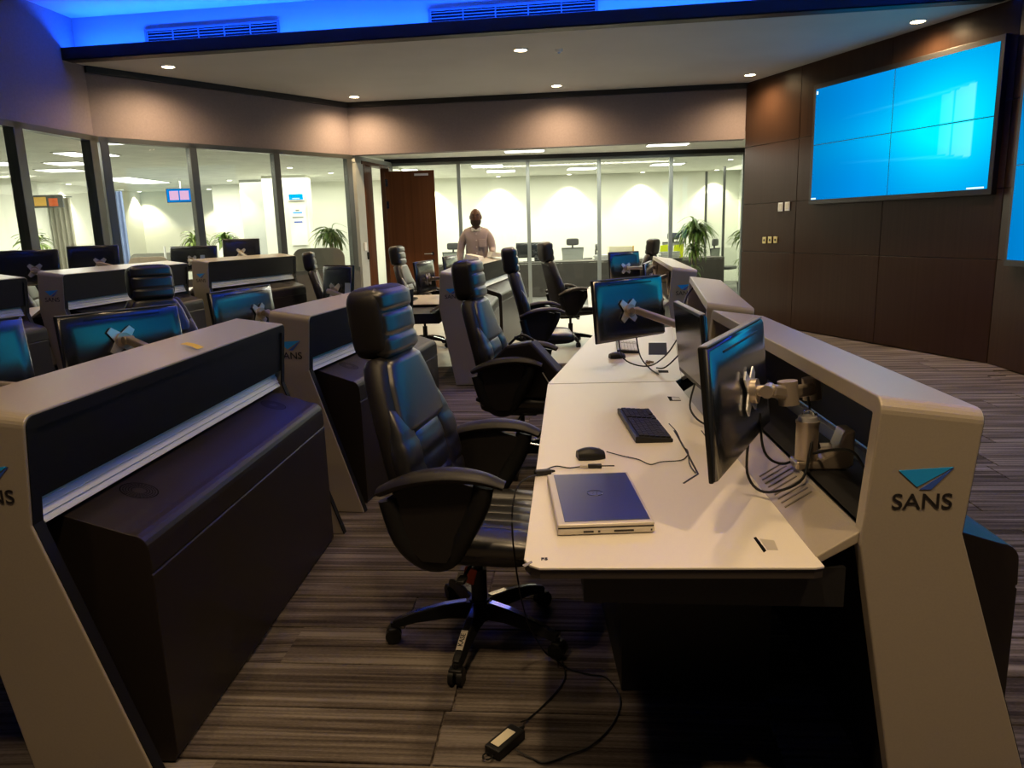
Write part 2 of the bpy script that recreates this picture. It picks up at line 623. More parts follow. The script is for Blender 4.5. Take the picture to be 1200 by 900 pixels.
w1 = wall_slab(MB(), WL0, WL1, ZB, 4.2, 0.2, 1).build('wall_left', 'mauve')
tag(w1, 'mauve upper wall above the left windows nearest the camera', 'wall', kind='structure')
w2 = wall_slab(MB(), WL1, WL2, ZB, 3.9, 0.2, 1).build('wall_left', 'mauve')
tag(w2, 'mauve bulkhead above the angled row of left windows', 'wall', kind='structure')
w3 = wall_slab(MB(), WL2, VW0, ZB, 3.9, 0.2, 1).build('wall_back', 'mauve')
tag(w3, 'mauve bulkhead above the opening to the glass office front', 'wall', kind='structure')
for nm, a, b in (('trim_1', WL1, WL2), ('trim_2', WL2, VW0)):  # black bands give the dark of the recessed shadow gap
    d = (b - a).normalized()
    n = Vector((-d.y, d.x, 0))
    o = MB()
    wall_slab(o, a - n * 0.05, b - n * 0.05, ZC - 0.075, ZC - 0.002, 0.049, 1)
    o = o.build(nm, 'black_trim')
    tag(o, 'black band standing in for the shadow gap where ceiling meets the ' + ('angled left' if nm == 'trim_1' else 'back') + ' bulkhead', 'trim', kind='structure')

# video wall of veneer panels
vw = empty('wall_right')
tag(vw, 'dark brown veneer panelled wall that carries the big displays', 'wall', kind='structure')
vd = (VW1 - VW0).normalized()
vn = Vector((vd.y, -vd.x, 0))            # towards the room?
if vn.dot(Vector((0, 4, 0)) - VW0) < 0:
    vn = -vn
vlen = (VW1 - VW0).length
wall_slab(MB(), VW0 - vn * 0.03, VW1 - vn * 0.03, 0, 4.2, 0.15, 1 if Vector((-vd.y, vd.x, 0)).dot(vn) < 0 else -1).build('backing', 'recess', vw)
vd2 = (VW2 - VW1).normalized()
vn2 = Vector((vd2.y, -vd2.x, 0))
if vn2.dot(Vector((0, 4, 0)) - VW1) < 0:
    vn2 = -vn2
vlen2 = (VW2 - VW1).length
wall_slab(MB(), VW1 - vn2 * 0.03, VW2 - vn2 * 0.03, 0, 4.2, 0.15, 1 if Vector((-vd2.y, vd2.x, 0)).dot(vn2) < 0 else -1).build('backing', 'recess', vw)


def veneer(o0, d, n, u0, u1, z0, z1):
    mb = MB().box(((u1 - u0) / 2, 0, (z1 - z0) / 2), (u1 - u0 - 0.008, 0.028, z1 - z0 - 0.008), bev=0.002, seg=1)
    p = o0 + d * u0 - n * 0.016
    return mb.build('veneer_panel', 'wood_panel', vw, loc=(p.x, p.y, z0), rot=(0, 0, math.atan2(d.y, d.x)))


for u0, u1 in ((0, 1.22), (1.22, 2.76), (2.76, vlen - 0.0)):
    for z0, z1 in ((0, 1.05), (1.05, 1.74), (1.74, 2.56), (2.56, 4.15)):
        veneer(VW0, vd, vn, u0, u1, z0, z1)
for u0, u1 in ((0.0, 2.4), (2.4, 4.8), (4.8, vlen2)):
    for z0, z1 in ((0, 1.05), (1.05, 1.74), (1.74, 2.56), (2.56, 4.15)):
        veneer(VW1, vd2, vn2, u0, u1, z0, z1)

# ---- ceilings
cl = MB().prism([(CE0.x, CE0.y), (CE1.x, CE1.y), (4.90, 7.6), (3.70, 11.9), (-2.4, 12.6), (-5.0, 9.4)], 0.02, off=ZC).build('ceiling', 'ceil')
tag(cl, 'grey lower ceiling with warm downlights around the room edge', 'ceiling', kind='structure')
cu_ = MB().prism([(-6.3, -1.2), (5.2, -1.2), (5.2, 9.0), (-5.2, 10.2), (-6.3, 8)], 0.08, off=ZU).build('ceiling', 'ceil')
tag(cu_, 'raised ceiling washed with blue cove light', 'ceiling', kind='structure')
# lip of the cove (black) and the set-back fascia with its grilles
mb = MB()
wall_slab(mb, CE0 - _cn * 0.16, CE1 - _cn * 0.16, ZC - 0.012, ZC + 0.115, 0.03, 1)
wall_slab(mb, CE0 - _cn * 0.16, CE1 - _cn * 0.16, ZC - 0.012, ZC + 0.0, 0.18, 1)
lip = mb.build('trim_3', 'black_trim')
tag(lip, 'black edge board along the front of the lower ceiling', 'trim', kind='structure')
fas = wall_slab(MB(), CE0 + _cn * 0.10, CE1 + _cn * 0.10, ZC + 0.02, ZU + 0.02, 0.05, 1).build('wall_cove', 'ceil')
tag(fas, 'upright cove fascia lit blue from below', 'wall', kind='structure')
MB().box((0, 0, 0), (9.4, 0.012, 0.008)).build('led_strip', 'led_strip', lip, loc=(_cm.x - _cn.x * 0.02, _cm.y - _cn.y * 0.02, ZC + 0.016), rot=(0, 0, math.atan2(_cd.y, _cd.x)))


for k, (x0, y0, x1, y1) in enumerate(((-5.05, 8.0, -5.5, 0.5), (4.45, 7.0, 4.4, 0.5))):  # troughs added to carry the two blue fill lamps
    dx, dy = x1 - x0, y1 - y0
    o = MB().box((0, 0, 0.005), (math.hypot(dx, dy), 0.24, 0.012)).box((0, 0.12, 0.06), (math.hypot(dx, dy), 0.02, 0.12)).box((0, -0.12, 0.06), (math.hypot(dx, dy), 0.02, 0.12)).build('trim_%d' % (5 + k), 'black_trim', loc=((x0 + x1) / 2, (y0 + y1) / 2, ZC), rot=(0, 0, math.atan2(dy, dx)))
    tag(o, 'black trough added under a blue fill lamp along the ' + ('left' if k == 0 else 'right') + ' side of the raised ceiling', 'trim', kind='structure')


def fascia_grille(x0, x1):
    t0_ = (x0 - CE0.x) / _cd.x
    t1_ = (x1 - CE0.x) / _cd.x
    p = CE0 + _cd * ((t0_ + t1_) / 2) + _cn * 0.095
    L = t1_ - t0_
    e = empty('air_grille', (p.x, p.y, ZC + 0.21), math.atan2(_cd.y, _cd.x))
    fr = MB()
    for zz in (-0.085, 0.085):
        fr.box((0, -0.006, zz), (L + 0.06, 0.02, 0.02))
    for xx in (-L / 2 - 0.02, L / 2 + 0.02):
        fr.box((xx, -0.006, 0), (0.02, 0.02, 0.19))
    for k in range(1, 5):
        fr.box((-L / 2 + L * k / 5, -0.004, 0), (0.012, 0.012, 0.16))
    fr.build('grille_frame', 'grille', e)
    MB().box((0, 0.004, 0), (L, 0.004, 0.15)).build('grille_backing', 'shell_dark', e)
    for k in range(5):
        MB().box((0, -0.002, -0.06 + k * 0.03), (L, 0.012, 0.006), rot=Euler((0.6, 0, 0))).build('slat', 'grille', e)
    return e


g1 = fascia_grille(-3.95, -2.45)
tag(g1, 'linear air grille in the blue cove nearer the left wall', 'vent', 'air grilles in the cove')
g2 = fascia_grille(-0.75, 0.95)
tag(g2, 'linear air grille in the blue cove at the middle of the room', 'vent', 'air grilles in the cove')

# ---- downlights in the lower ceiling
dl = [((-3.912, 9.45), 'warm downlight at the left end of the lower ceiling'),
      ((-2.206, 11.83), 'warm downlight at the corner between left and back bulkheads'),
      ((0.209, 9.137), 'warm downlight just behind the black ceiling edge, set apart from walls'),
      ((0.759, 11.42), 'warm downlight against the middle of the back bulkhead'),
      ((3.40, 11.03), 'warm downlight at the far end of the veneer wall'),
      ((4.30, 8.38), 'warm downlight above the big display')]
for (x, y), lb in dl:
    e = empty('downlight', (x, y, ZC))
    tag(e, lb, 'ceiling light', 'warm ceiling downlights')
    r = MB()
    r.tube([(0.078 * math.cos(a * math.pi / 12), 0.078 * math.sin(a * math.pi / 12), -0.004) for a in range(24)], 0.010, n=6, closed=True)
    r.build('ring', 'white', e, smooth=True)
    MB().cyl((0, 0, -0.006), (0, 0, -0.001), 0.066, n=20).build('lamp_lens', 'lamp', e)
    light('SPOT', 'downlight_lamp', (x, y, ZC - 0.03), 170, WARM, spot=160, radius=0.04)
# small sensor on the ceiling
sn = empty('ceiling_sensor', (0.647, 9.19, ZC))
tag(sn, 'small round ceiling sensor beside the middle downlight', 'sensor')
MB().cyl((0, 0, 0), (0, 0, -0.03), 0.05, 0.035, n=16).build('housing', 'white', sn, smooth=True)
MB().cyl((0, 0, -0.03), (0, 0, -0.045), 0.018, 0.012, n=12).build('sensor_dome', 'blue_sticker', sn, smooth=True)


# ---- glazing
def glazing(name, a, b, stations, z0, z1, mw, md, mat_m, label, sill=None, twin=()):
    d = (b - a).normalized()
    ang = math.atan2(d.y, d.x)
    L = (b - a).length
    e = empty(name, (a.x, a.y, 0), ang)
    tag(e, label, 'window', kind='structure')
    MB().box((L / 2, 0, z1 - 0.03), (L, md, 0.06)).build('head_rail', mat_m, e)
    MB().box((L / 2, 0, z0 + 0.03), (L, md, 0.06)).build('sill_rail', mat_m, e)
    if sill:
        MB().box((L / 2, 0.0, z0 / 2), (L, 0.10, z0)).build('dado', sill, e)
    for s in stations:
        MB().box((s, 0, (z0 + z1) / 2), (mw, md, z1 - z0), bev=0.004, seg=1).build('mullion', mat_m, e)
    for s, t in zip(stations[:-1], stations[1:]):
        MB().box(((s + t) / 2, 0, (z0 + z1) / 2), (t - s - mw - 0.002, 0.01, z1 - z0 - 0.12)).build('pane', 'glass', e)
    return e


d1 = (WL2 - WL1).normalized()
def st_px(px, a, b):
    """distance along wall a-b under the ray of an image column, at bulkhead height"""
    r = ray(px, 230)
    d = (b - a).normalized()
    # solve a + d*s = r*t in plan
    den = d.x * r.y - d.y * r.x
    return (a.y * r.x - a.x * r.y) / den
s1 = [0.09, st_px(230, WL1, WL2), st_px(326, WL1, WL2), st_px(410, WL1, WL2)]
glazing('window_1', WL1, WL2, s1, 0.9, ZB, 0.10, 0.10, 'steel', 'angled glazed screen of four panes to the left office', sill='grey_panel')
L0 = (WL1 - WL0).length
s0 = [L0 - 0.10, st_px(27, WL0, WL1), st_px(27, WL0, WL1) - 1.25, st_px(27, WL0, WL1) - 2.5, st_px(27, WL0, WL1) - 3.75]
s0 = sorted(s0)
glazing('window_2', WL0, WL1, [0.05] + s0, 0.9, ZB, 0.13, 0.12, 'steel', 'glazed screen at the far left nearest the camera', sill='grey_panel')
FC0, FC1 = Vector((-2.07, 13.95, 0)), Vector((6.4, 13.70, 0))
sf = [0.03] + [st_px(p, FC0, FC1) for p in (538.5, 619, 702, 786, 871)]
sf += [sf[-1] + 1.25, (FC1 - FC0).length - 0.03]
glazing('window_3', FC0, FC1, sf, 0.02, ZB, 0.065, 0.07, 'steel_light', 'full height glass front of the bright rear office')
hd = MB().box((0, 0, 0), (8.6, 0.12, 0.07)).build('trim_4', 'black_trim', loc=((FC0.x + FC1.x) / 2, (FC0.y + FC1.y) / 2 - 0.02, ZB + 0.02), rot=(0, 0, math.atan2(-0.25, 8.47)))
tag(hd, 'black head channel over the glass office front', 'trim', kind='structure')
# corridor soffit
sof = MB().prism([(-2.5, 12.45), (3.7, 11.8), (6.6, 11.9), (6.6, 13.9), (-2.1, 14.1)], 0.06, off=ZB + 0.055).build('ceiling_corridor', 'office_ceil')
tag(sof, 'corridor ceiling between the bulkhead and the glass office front', 'ceiling', kind='structure')
for (xa, ya, lb) in ((0.32, 13.05, 'bright ceiling panel of the corridor above the man'), (2.62, 12.7, 'bright ceiling panel of the corridor nearer the veneer wall')):
    e = empty('light_panel', (xa, ya, ZB + 0.05), -0.05)
    tag(e, lb, 'ceiling light', 'corridor ceiling panels')
    MB().box((0, 0, 0), (0.70, 0.34, 0.012)).build('panel_frame', 'white', e)
    MB().box((0, 0, -0.008), (0.64, 0.28, 0.006)).build('diffuser', 'panel_light', e)
cs = empty('wall_corridor')
tag(cs, 'pale wall at the right end of the corridor behind the veneer wall', 'wall', kind='structure')
MB().box((6.5, 12.8, 1.4), (0.1, 2.4, 2.8)).build('wall_board', 'white_wall', cs)

# office shells
oc = MB().prism([(-11.2, 3.5), (-5.25, 3.5), (-5.0, 9.35), (-2.5, 12.55), (-2.1, 14.05), (7.2, 13.8), (7.2, 21), (-11.2, 22.6)], 0.06, off=ZO).build('ceiling_office', 'office_ceil')
tag(oc, 'pale ceiling of the bright offices behind the glass', 'ceiling', kind='structure')
ow = MB()
ow.box((1.2, 19.65, 1.38), (12.2, 0.12, 2.76)).build('wall_office', 'white_wall')
bpy.data.objects['wall_office'].name = 'wall_office'
tag(bpy.data.objects['wall_office'], 'white rear wall of the office behind the glass front', 'wall', kind='structure')
o = MB().box((-7.3, 21.5, 1.38), (7.6, 0.12, 2.76)).build('wall_office', 'white_wall')
tag(o, 'white rear wall of the left office', 'wall', kind='structure')
o = MB().prism([(-9.85, 4), (-10.05, 21.5), (-10.2, 21.5), (-10.0, 4)], 2.76).build('wall_office', 'white_wall')
tag(o, 'white far left wall of the left office', 'wall', kind='structure')
o = MB().box((5.9, 16.9, 1.38), (0.1, 5.6, 2.76)).build('wall_office', 'white_wall')
tag(o, 'white right wall of the rear office seen edge on', 'wall', kind='structure')
# side glazing in the rear office, its two slim posts
se = empty('window_4', (4.95, 19.3, 0), -math.pi / 2)
tag(se, 'slim glazed partition at the right end of the rear office', 'window', kind='structure')
for k in (0, 1.6, 3.2):
    MB().box((k, 0, 1.36), (0.05, 0.05, 2.72)).build('mullion', 'steel', se)
for k in (0, 1.6):
    MB().box((k + 0.8, 0, 1.36), (1.5, 0.01, 2.6)).build('pane', 'glass', se)
# column and return walls of the left office
co = MB().box((0, 0, 1.38), (0.95, 0.5, 2.76)).build('wall_column', 'white_wall', loc=(-4.85, 17.3, 0), rot=(0, 0, 0.05))
tag(co, 'white column in the left office carrying the green exit light', 'column', kind='structure')
o = MB().box((0, 0, 1.38), (1.5, 0.4, 2.76)).build('wall_column', 'white_wall', loc=(-6.55, 19.6, 0), rot=(0, 0, 0.0))
tag(o, 'white pier behind the middle of the left windows', 'column', kind='structure')
o = MB().box((0, 0, 1.38), (0.9, 0.3, 2.76)).build('wall_column', 'grey_wall', loc=(-5.7, 18.2, 0), rot=(0, 0, 0.0))
tag(o, 'grey wall return beside the dark office doorway', 'wall', kind='structure')
dk = empty('door_1', (-5.15, 17.6, 0), 0.1)
tag(dk, 'dark narrow doorway in the left office seen edge on', 'door', kind='structure')
MB().box((0, 0, 1.15), (0.24, 0.06, 2.3), bev=0.005).build('door_leaf', 'shell_dark', dk)
MB().box((0, 0, 2.33), (0.32, 0.1, 0.06)).box((-0.14, 0, 1.15), (0.04, 0.1, 2.3)).box((0.14, 0, 1.15), (0.04, 0.1, 2.3)).build('door_frame', 'chair_grey', dk)
wd = MB().box((0, 0, 1.38), (3.6, 0.15, 2.76)).build('wall_divider', 'white_wall', loc=(-2.25, 17.4, 0), rot=(0, 0, math.pi / 2 + 0.02))
tag(wd, 'white dividing wall between the left and rear offices', 'wall', kind='structure')

# ---- double door in the wall beside the left glazing
DW0, DW1 = Vector((-2.44, 12.42, 0)), Vector((-2.07, 13.95, 0))
dd = (DW1 - DW0).normalized()
da = math.atan2(dd.y, dd.x)
LW = (DW1 - DW0).length
de = empty('door_2', (DW0.x, DW0.y, 0), da)
tag(de, 'brown veneer double door standing open beside the left windows', 'door', kind='structure')
MB().box((0.16, 0, ZB / 2), (0.30, 0.14, ZB)).build('jamb_board', 'grey_wall', de)
MB().box((LW - 0.10, 0, ZB / 2), (0.2, 0.14, ZB)).build('jamb_board', 'grey_wall', de)
MB().box((LW / 2, 0, ZB - 0.05), (LW, 0.14, 0.10)).build('head_board', 'grey_wall', de)
MB().box((0.33, 0, 1.3), (0.05, 0.16, 2.6)).box((LW - 0.2, 0, 1.3), (0.05, 0.16, 2.6)).box((LW / 2, 0, 2.6), (LW - 0.48, 0.16, 0.05)).build('door_frame', 'door_wood', de)
lf2 = MB().box((0.62, 0.05, 1.3), (0.50, 0.045, 2.54), bev=0.004).build('door_leaf', 'door_wood', de)
cp = MB().box((0.16, -0.085, 1.27), (0.09, 0.02, 0.13), bev=0.004).build('card_reader', 'white', de)
MB().box((0.26, -0.085, 1.12), (0.05, 0.03, 0.12), bev=0.006).build('door_release', 'plastic', de)
ol = aty(450.5, 201, 13.5)
orr = aty(508.5, 199.5, 13.5)
dz = ol.z
leaf = empty('door_3', (ol.x, 13.5, 0), 0.0)
tag(leaf, 'brown veneer door leaf swung open in front of the glass front', 'door', kind='structure')
lw = orr.x - ol.x
MB().box((lw / 2, 0, dz / 2 + 0.01), (lw, 0.05, dz - 0.02), bev=0.003).build('door_leaf', 'door_wood', leaf)
hx = lw - 0.09
h_ = MB()
h_.cyl((hx, -0.03, 1.10), (hx, -0.07, 1.10), 0.012, n=10)
h_.tube([(hx, -0.07, 1.10), (hx - 0.05, -0.075, 1.10), (hx - 0.14, -0.07, 1.10)], 0.010, n=8)
h_.cyl((hx, -0.026, 1.10), (hx, -0.034, 1.10), 0.028, n=14)
h_.build('door_handle', 'chrome', leaf, smooth=True)
MB().cyl((hx, -0.026, 0.98), (hx, -0.04, 0.98), 0.028, n=14).build('lock', 'chrome', leaf, smooth=True)
for zz in (0.4, 1.15, 1.95, 2.32):
    MB().box((0.03, -0.028, zz), (0.04, 0.012, 0.12)).build('hinge', 'chrome', leaf)
MB().box((lw - 0.22, -0.028, dz - 0.07), (0.24, 0.006, 0.035)).build('name_plate', 'plate', leaf)

# ================================================================== DISPLAYS ON THE VENEER WALL
def desktop_color(u, v):
    """u right, v up in 0..1 of the whole picture: deep blue with a bright window of light"""
    base = Vector((0.0, 0.23, 0.66))
    cx, cy = 0.80, 0.50
    d = math.hypot((u - cx) * 1.5, (v - cy) * 1.0)
    g = math.exp(-(d / 0.42) ** 2)
    # beams of light going left
    k = 0.0
    if u < cx:
        t = (cx - u)
        k = math.exp(-((v - cy) / (0.16 + 0.10 * t)) ** 2) * math.exp(-t * 1.6) * 0.35
    c = base + Vector((0.0, 0.52, 0.34)) * min(1, g * 0.95 + k)
    vig = 1 - 0.28 * min(1, max(0, (0.35 - u) / 0.35))
    c = c * vig
    # the four panes
    if 0.755 < u < 0.915:
        f = (u - 0.755) / 0.16
        top = cy + 0.215 + 0.045 * f
        bot = cy - 0.215 - 0.045 * f
        if bot < v < top and abs(v - (cy + 0.0)) > 0.012 and abs(u - 0.817) > 0.004:
            c = c + Vector((0.12, 0.22, 0.15)) * (0.25 + 0.75 * f)
    for (a, b_) in ((0.235, 0.03), (-0.235, -0.03)):
        if u < 0.9:
            line = cy + a + b_ * (u - 0.75) * 6 if u > 0.755 else cy + a * (1 - 0.35 * (0.755 - u))
            c = c + Vector((0.02, 0.10, 0.08)) * math.exp(-((v - line) / 0.008) ** 2) * max(0, 1 - abs(u - 0.8) * 1.6)
    return c


def display(name, org, d, n, wdt, hgt, z0, nx, ny, gx, gy, label):
    ang = math.atan2(d.y, d.x)
    if Vector((math.cos(ang - math.pi / 2), math.sin(ang - math.pi / 2), 0)).dot(n) < 0:
        pass
    e = empty(name, (org.x, org.y, z0), ang)
    tag(e, label, 'display')
    bz = 0.045
    side = -1 if Vector((math.sin(ang), -math.cos(ang), 0)).dot(n) > 0 else 1     # local y that points at the room
    MB().box((wdt / 2, side * 0.035, hgt / 2), (wdt + 2 * bz, 0.07, hgt + 2 * bz + 0.02), bev=0.004).build('display_frame', 'recess', e)
    pw, ph = wdt / nx, hgt / ny
    for i in range(nx):
        for j in range(ny):
            vs, fs, cs_ = [], [], []
            g = 0.004
            for b in range(gy + 1):
                for a in range(gx + 1):
                    x = i * pw + g + (pw - 2 * g) * a / gx
                    z = j * ph + g + (ph - 2 * g) * b / gy
                    vs.append((x, side * 0.072, z))
                    c = desktop_color(x / wdt, z / hgt)
                    cs_ += [max(0, c.x), max(0, c.y), max(0, c.z), 1]
            for b in range(gy):
                for a in range(gx):
                    q = b * (gx + 1) + a
                    fs.append((q, q + 1, q + gx + 2, q + gx + 1))
            me = bpy.data.meshes.new('display_tile')
            me.from_pydata(vs, [], fs)
            ca_ = me.color_attributes.new('picture', 'FLOAT_COLOR', 'POINT')
            ca_.data.foreach_set('color', cs_)
            me.materials.append(M['screen_on'])
            o = bpy.data.objects.new('display_tile', me)
            C.objects.link(o)
            o.parent = e
    return e, side


def uw(px, py):
    r = ray(px, py)
    den = vd.x * r.y - vd.y * r.x
    s_ = (VW0.y * r.x - VW0.x * r.y) / den
    p = VW0 + vd * s_
    t = p.y / r.y
    return s_, H + r.z * t
ua, za = uw(955.3, 234.5)
ub, zb = uw(962.2, 104.1)
uc, zc = uw(1180.8, 48.4)
ud, zd = uw(1162.9, 221.7)
U0, U1 = (ua + ub) / 2, (uc + ud) / 2
Z0, Z1 = (za + zd) / 2, (zb + zc) / 2
print('display', U1 - U0, Z1 - Z0, Z0)
pp = VW0 + vd * U0 + vn * 0.0
ds, side = display('video_wall_display', pp, vd, vn, U1 - U0, Z1 - Z0, Z0, 2, 2, 60, 40, 'big four tile display glowing blue on the veneer wall')
# tiny icons and task bar marks
for (x, z, w_, h_, m_) in ((0.03, Z1 - Z0 - 0.05, 0.03, 0.04, 'white_glow'), (0.05, 0.018, 0.09, 0.018, 'white_glow'), (U1 - U0 - 0.14, 0.018, 0.20, 0.016, 'white_glow')):
    MB().box((x, side * 0.0735, z), (w_, 0.001, h_)).build('screen_mark', m_, ds)
s2 = 0.28
pp2 = VW1 + vd2 * s2
d2e, side2 = display('video_wall_display', pp2, vd2, vn2, 2.9, 1.75, 1.06, 2, 2, 30, 20, 'second blue display cut off at the right edge of view')

d3e, side3 = display('video_wall_display', VW1 + vd2 * (s2 + 3.2), vd2, vn2, 2.9, 1.75, 1.06, 2, 2, 24, 16, 'third blue display beside the camera, outside the picture')
# wall plates
def on_wall(px, py):
    s_, z_ = uw(px, py)
    p = VW0 + vd * s_
    return p, z_
for k, (px, py) in enumerate(((915.5, 242.5), (923.5, 241.7))):
    p, z_ = on_wall(px, py)
    e = empty('wall_switch', (p.x + vn.x * 0.006, p.y + vn.y * 0.006, z_), math.atan2(vd.y, vd.x))
    tag(e, ('left' if k == 0 else 'right') + ' one of the two white switch plates under the lit veneer panel', 'switch', 'white wall switches')
    MB().box((0, side * 0.004, 0), (0.10, 0.012, 0.12), bev=0.003).build('face_plate', 'white', e)
    MB().box((0, side * 0.011, 0), (0.062, 0.006, 0.08), bev=0.002).build('rocker', 'silver', e)
for k, (px, py) in enumerate(((896.5, 281.5), (903, 281.2), (909.5, 281))):
    p, z_ = on_wall(px, py)
    e = empty('wall_socket', (p.x + vn.x * 0.006, p.y + vn.y * 0.006, z_), math.atan2(vd.y, vd.x))
    tag(e, ('leftmost', 'middle', 'rightmost')[k] + ' brass socket plate in the row of three on the veneer wall', 'socket', 'brass wall sockets')
    MB().box((0, side * 0.004, 0), (0.082, 0.012, 0.09), bev=0.003).build('face_plate', 'gold', e)
    MB().cyl((0, side * 0.008, 0), (0, side * 0.014, 0), 0.018, n=12).build('socket_face', 'plastic', e)


# ================================================================== CONSOLES
ZS = 0.765
def x_in(z):
    return 0.135 * (1 - z / ZS) if z < ZS else 0.028 * (z - ZS) / 0.345
def x_out(z):
    return 0.48 + (0.227 - 0.48) * z / 0.79 if z < 0.79 else 0.227 + 0.026 * (z - 0.79) / 0.32
def z_drop(z):
    return z - 0.032 * max(0, min(1, (z - 0.79) / 0.32))


def console(name, org, ex, L, z0, label, group, desk=True, logo=True, cab=True):
    ang = -math.atan2(ex, 1)
    e = empty(name, (org[0], org[1], z0), ang)
    tag(e, label, 'console', group)
    # shell: bent sheet leg - top - leg
    t, R, T = 0.042, 0.035, 1.11
    def path(off):
        P = [(off, 0.0)]
        for z in (0.2, 0.4, 0.6, 0.74, 0.765, 0.79, 0.9):
            P.append((off, z))
        rr = max(R - off, 0.004)
        for k in range(7):
            a = math.pi / 2 * k / 6
            P.append((off + rr - rr * math.cos(a), T - off - rr + rr * math.sin(a)))
        return P
    po, pi_ = path(0.0), path(t)
    rings = []
    full = list(zip(po, pi_)) + [((L - a[0], a[1]), (L - b[0], b[1])) for a, b in reversed(list(zip(po, pi_)))]
    for (yo, zo), (yi, zi) in full:
        rings.append([Vector((x_in(zo), yo, zo)), Vector((x_out(zo), yo, z_drop(zo))), Vector((x_out(zi), yi, z_drop(zi))), Vector((x_in(zi), yi, zi))])
    mb = MB()
    mb.loft(rings)
    mb.build('shell', 'shell', e, bevel=0.004)
    # thin dark facing over the outer edge of the bent sheet
    rg = []
    pa_, pb_ = path(0.007), path(t + 0.003)
    for (yo, zo), (yi, zi) in list(zip(pa_, pb_)) + [((L - a[0], a[1]), (L - b[0], b[1])) for a, b in reversed(list(zip(pa_, pb_)))]:
        if zo < 0.01:
            pass
        rg.append([Vector((x_out(zo) - 0.002, yo, z_drop(zo))), Vector((x_out(zo) + 0.003, yo, z_drop(zo))), Vector((x_out(zi) + 0.003, yi, z_drop(zi))), Vector((x_out(zi) - 0.002, yi, z_drop(zi)))])
    MB().loft(rg).build('edge_facing', 'shell_dark', e)
    # dark panel of the upper back, metal strip beneath it
    MB().prism([(0.247, 1.052), (0.225, 1.052), (0.205, 0.850), (0.229, 0.850)], L - 2 * t + 0.002, axis='y', off=t - 0.001).build('back_panel', 'shell_dark', e)
    mb = MB()
    for k in range(4):
        a = k / 4
        xa, za_ = 0.196 + 0.026 * a, 0.850 - 0.075 * a
        xb, zb_ = 0.196 + 0.026 * (a + 0.25), 0.850 - 0.075 * (a + 0.25)
        mb.prism([(xa, za_), (xb + 0.004, zb_ + 0.003), (xb, zb_), (xb - 0.02, zb_), (xa - 0.02, za_)], L - 2 * t - 0.03, axis='y', off=t + 0.015)
    mb.build('metal_strip', 'strip', e)
    # recess of the upper part and body of the lower part
    MB().prism([(0.006, 0.80), (0.19, 0.80), (0.19, 0.77), (0.0, 0.77)], L - 2 * t, axis='y', off=t).build('recess_floor', 'recess', e)
    MB().prism([(0.15, 0.005), (0.16, 0.765), (0.03, 0.765), (0.15, 0.60)], L - 2 * t - 0.01, axis='y', off=t + 0.005).build('body', 'recess', e)
    if cab:
        prof = [(0.165, 0.0), (0.165, 0.770), (0.21, 0.765), (0.395, 0.706)]
        for k in range(1, 6):
            a = math.pi / 2 * k / 5
            prof.append((0.40 + 0.045 * math.sin(a), 0.659 + 0.045 * math.cos(a)))
        prof += [(0.448, 0.60), (0.448, 0.595), (0.444, 0.593), (0.444, 0.587), (0.448, 0.585), (0.450, 0.02), (0.44, 0.0)]
        MB().prism(prof, L - 0.26, axis='y', off=0.14).build('rear_cabinet', 'cabinet', e, bevel=0.003)
        for yy in (0.40, L - 0.32):
            v = MB()
            sl = -0.059 / 0.185
            def tz(x):
                return 0.765 + (x - 0.21) * sl + 0.0015
            cx_ = 0.285
            for r0, r1 in ((0.020, 0.0235), (0.0275, 0.031), (0.035, 0.0385), (0.0425, 0.046), (0.050, 0.054)):
                n = 28
                for k in range(n):
                    if k % 2 and r0 < 0.049:
                        pass
                    a0, a1 = 2 * math.pi * k / n, 2 * math.pi * (k + (0.72 if r0 < 0.049 else 1)) / n
                    ps = [(r0, a0), (r1, a0), (r1, a1), (r0, a1)]
                    v.b.faces.new([v.b.verts.new((cx_ + r * math.cos(a), yy + r * math.sin(a), tz(cx_ + r * math.cos(a)))) for r, a in ps])
            v.build('vent_grille', 'vent', e)
    # logo on the near end
    if logo:
        cx_, zz = 0.130, 0.868
        text_obj('SANS', 0.052, 'lettering', 'ink', e, face_y(cx_, -0.0012, zz) @ Matrix.Scale(1.10, 4, (1, 0, 0)), bold=0.0002)
        def pz(pts):
            return [(cx_ + a, zz + b) for a, b in pts]
        MB().prism(pz([(-0.056, 0.075), (0.062, 0.082), (-0.014, 0.036)]), -0.0012, axis='y', off=-0.0004).build('logo_mark', 'cyan', e)
        MB().prism(pz([(0.064, 0.081), (0.018, 0.030), (-0.008, 0.030)]), -0.0012, axis='y', off=-0.0004).build('logo_mark', 'navy', e)
    if desk:
        # slanted cable cover that rises from the desk to the recess
        MB().prism([(-0.095, 0.731), (0.0, 0.792), (0.006, 0.80), (0.02, 0.80), (0.02, 0.768), (0.0, 0.765), (-0.085, 0.715)], L - 0.02, axis='y', off=0.01).build('cable_cover', 'shell', e, bevel=0.003)
        for v_ in e.children[-1].data.vertices:
            if v_.co.y < 0.05 and v_.co.x < -0.05:
                v_.co.y -= 0.048
        lv = MB()
        for k in range(9):
            yy = 0.30 + 0.032 * k
            lv.box((-0.045, yy, 0.7645), (0.082, 0.006, 0.003), rot=Euler((0, -0.56, 0)))
        lv.build('louvre', 'louvre', e)
    return e


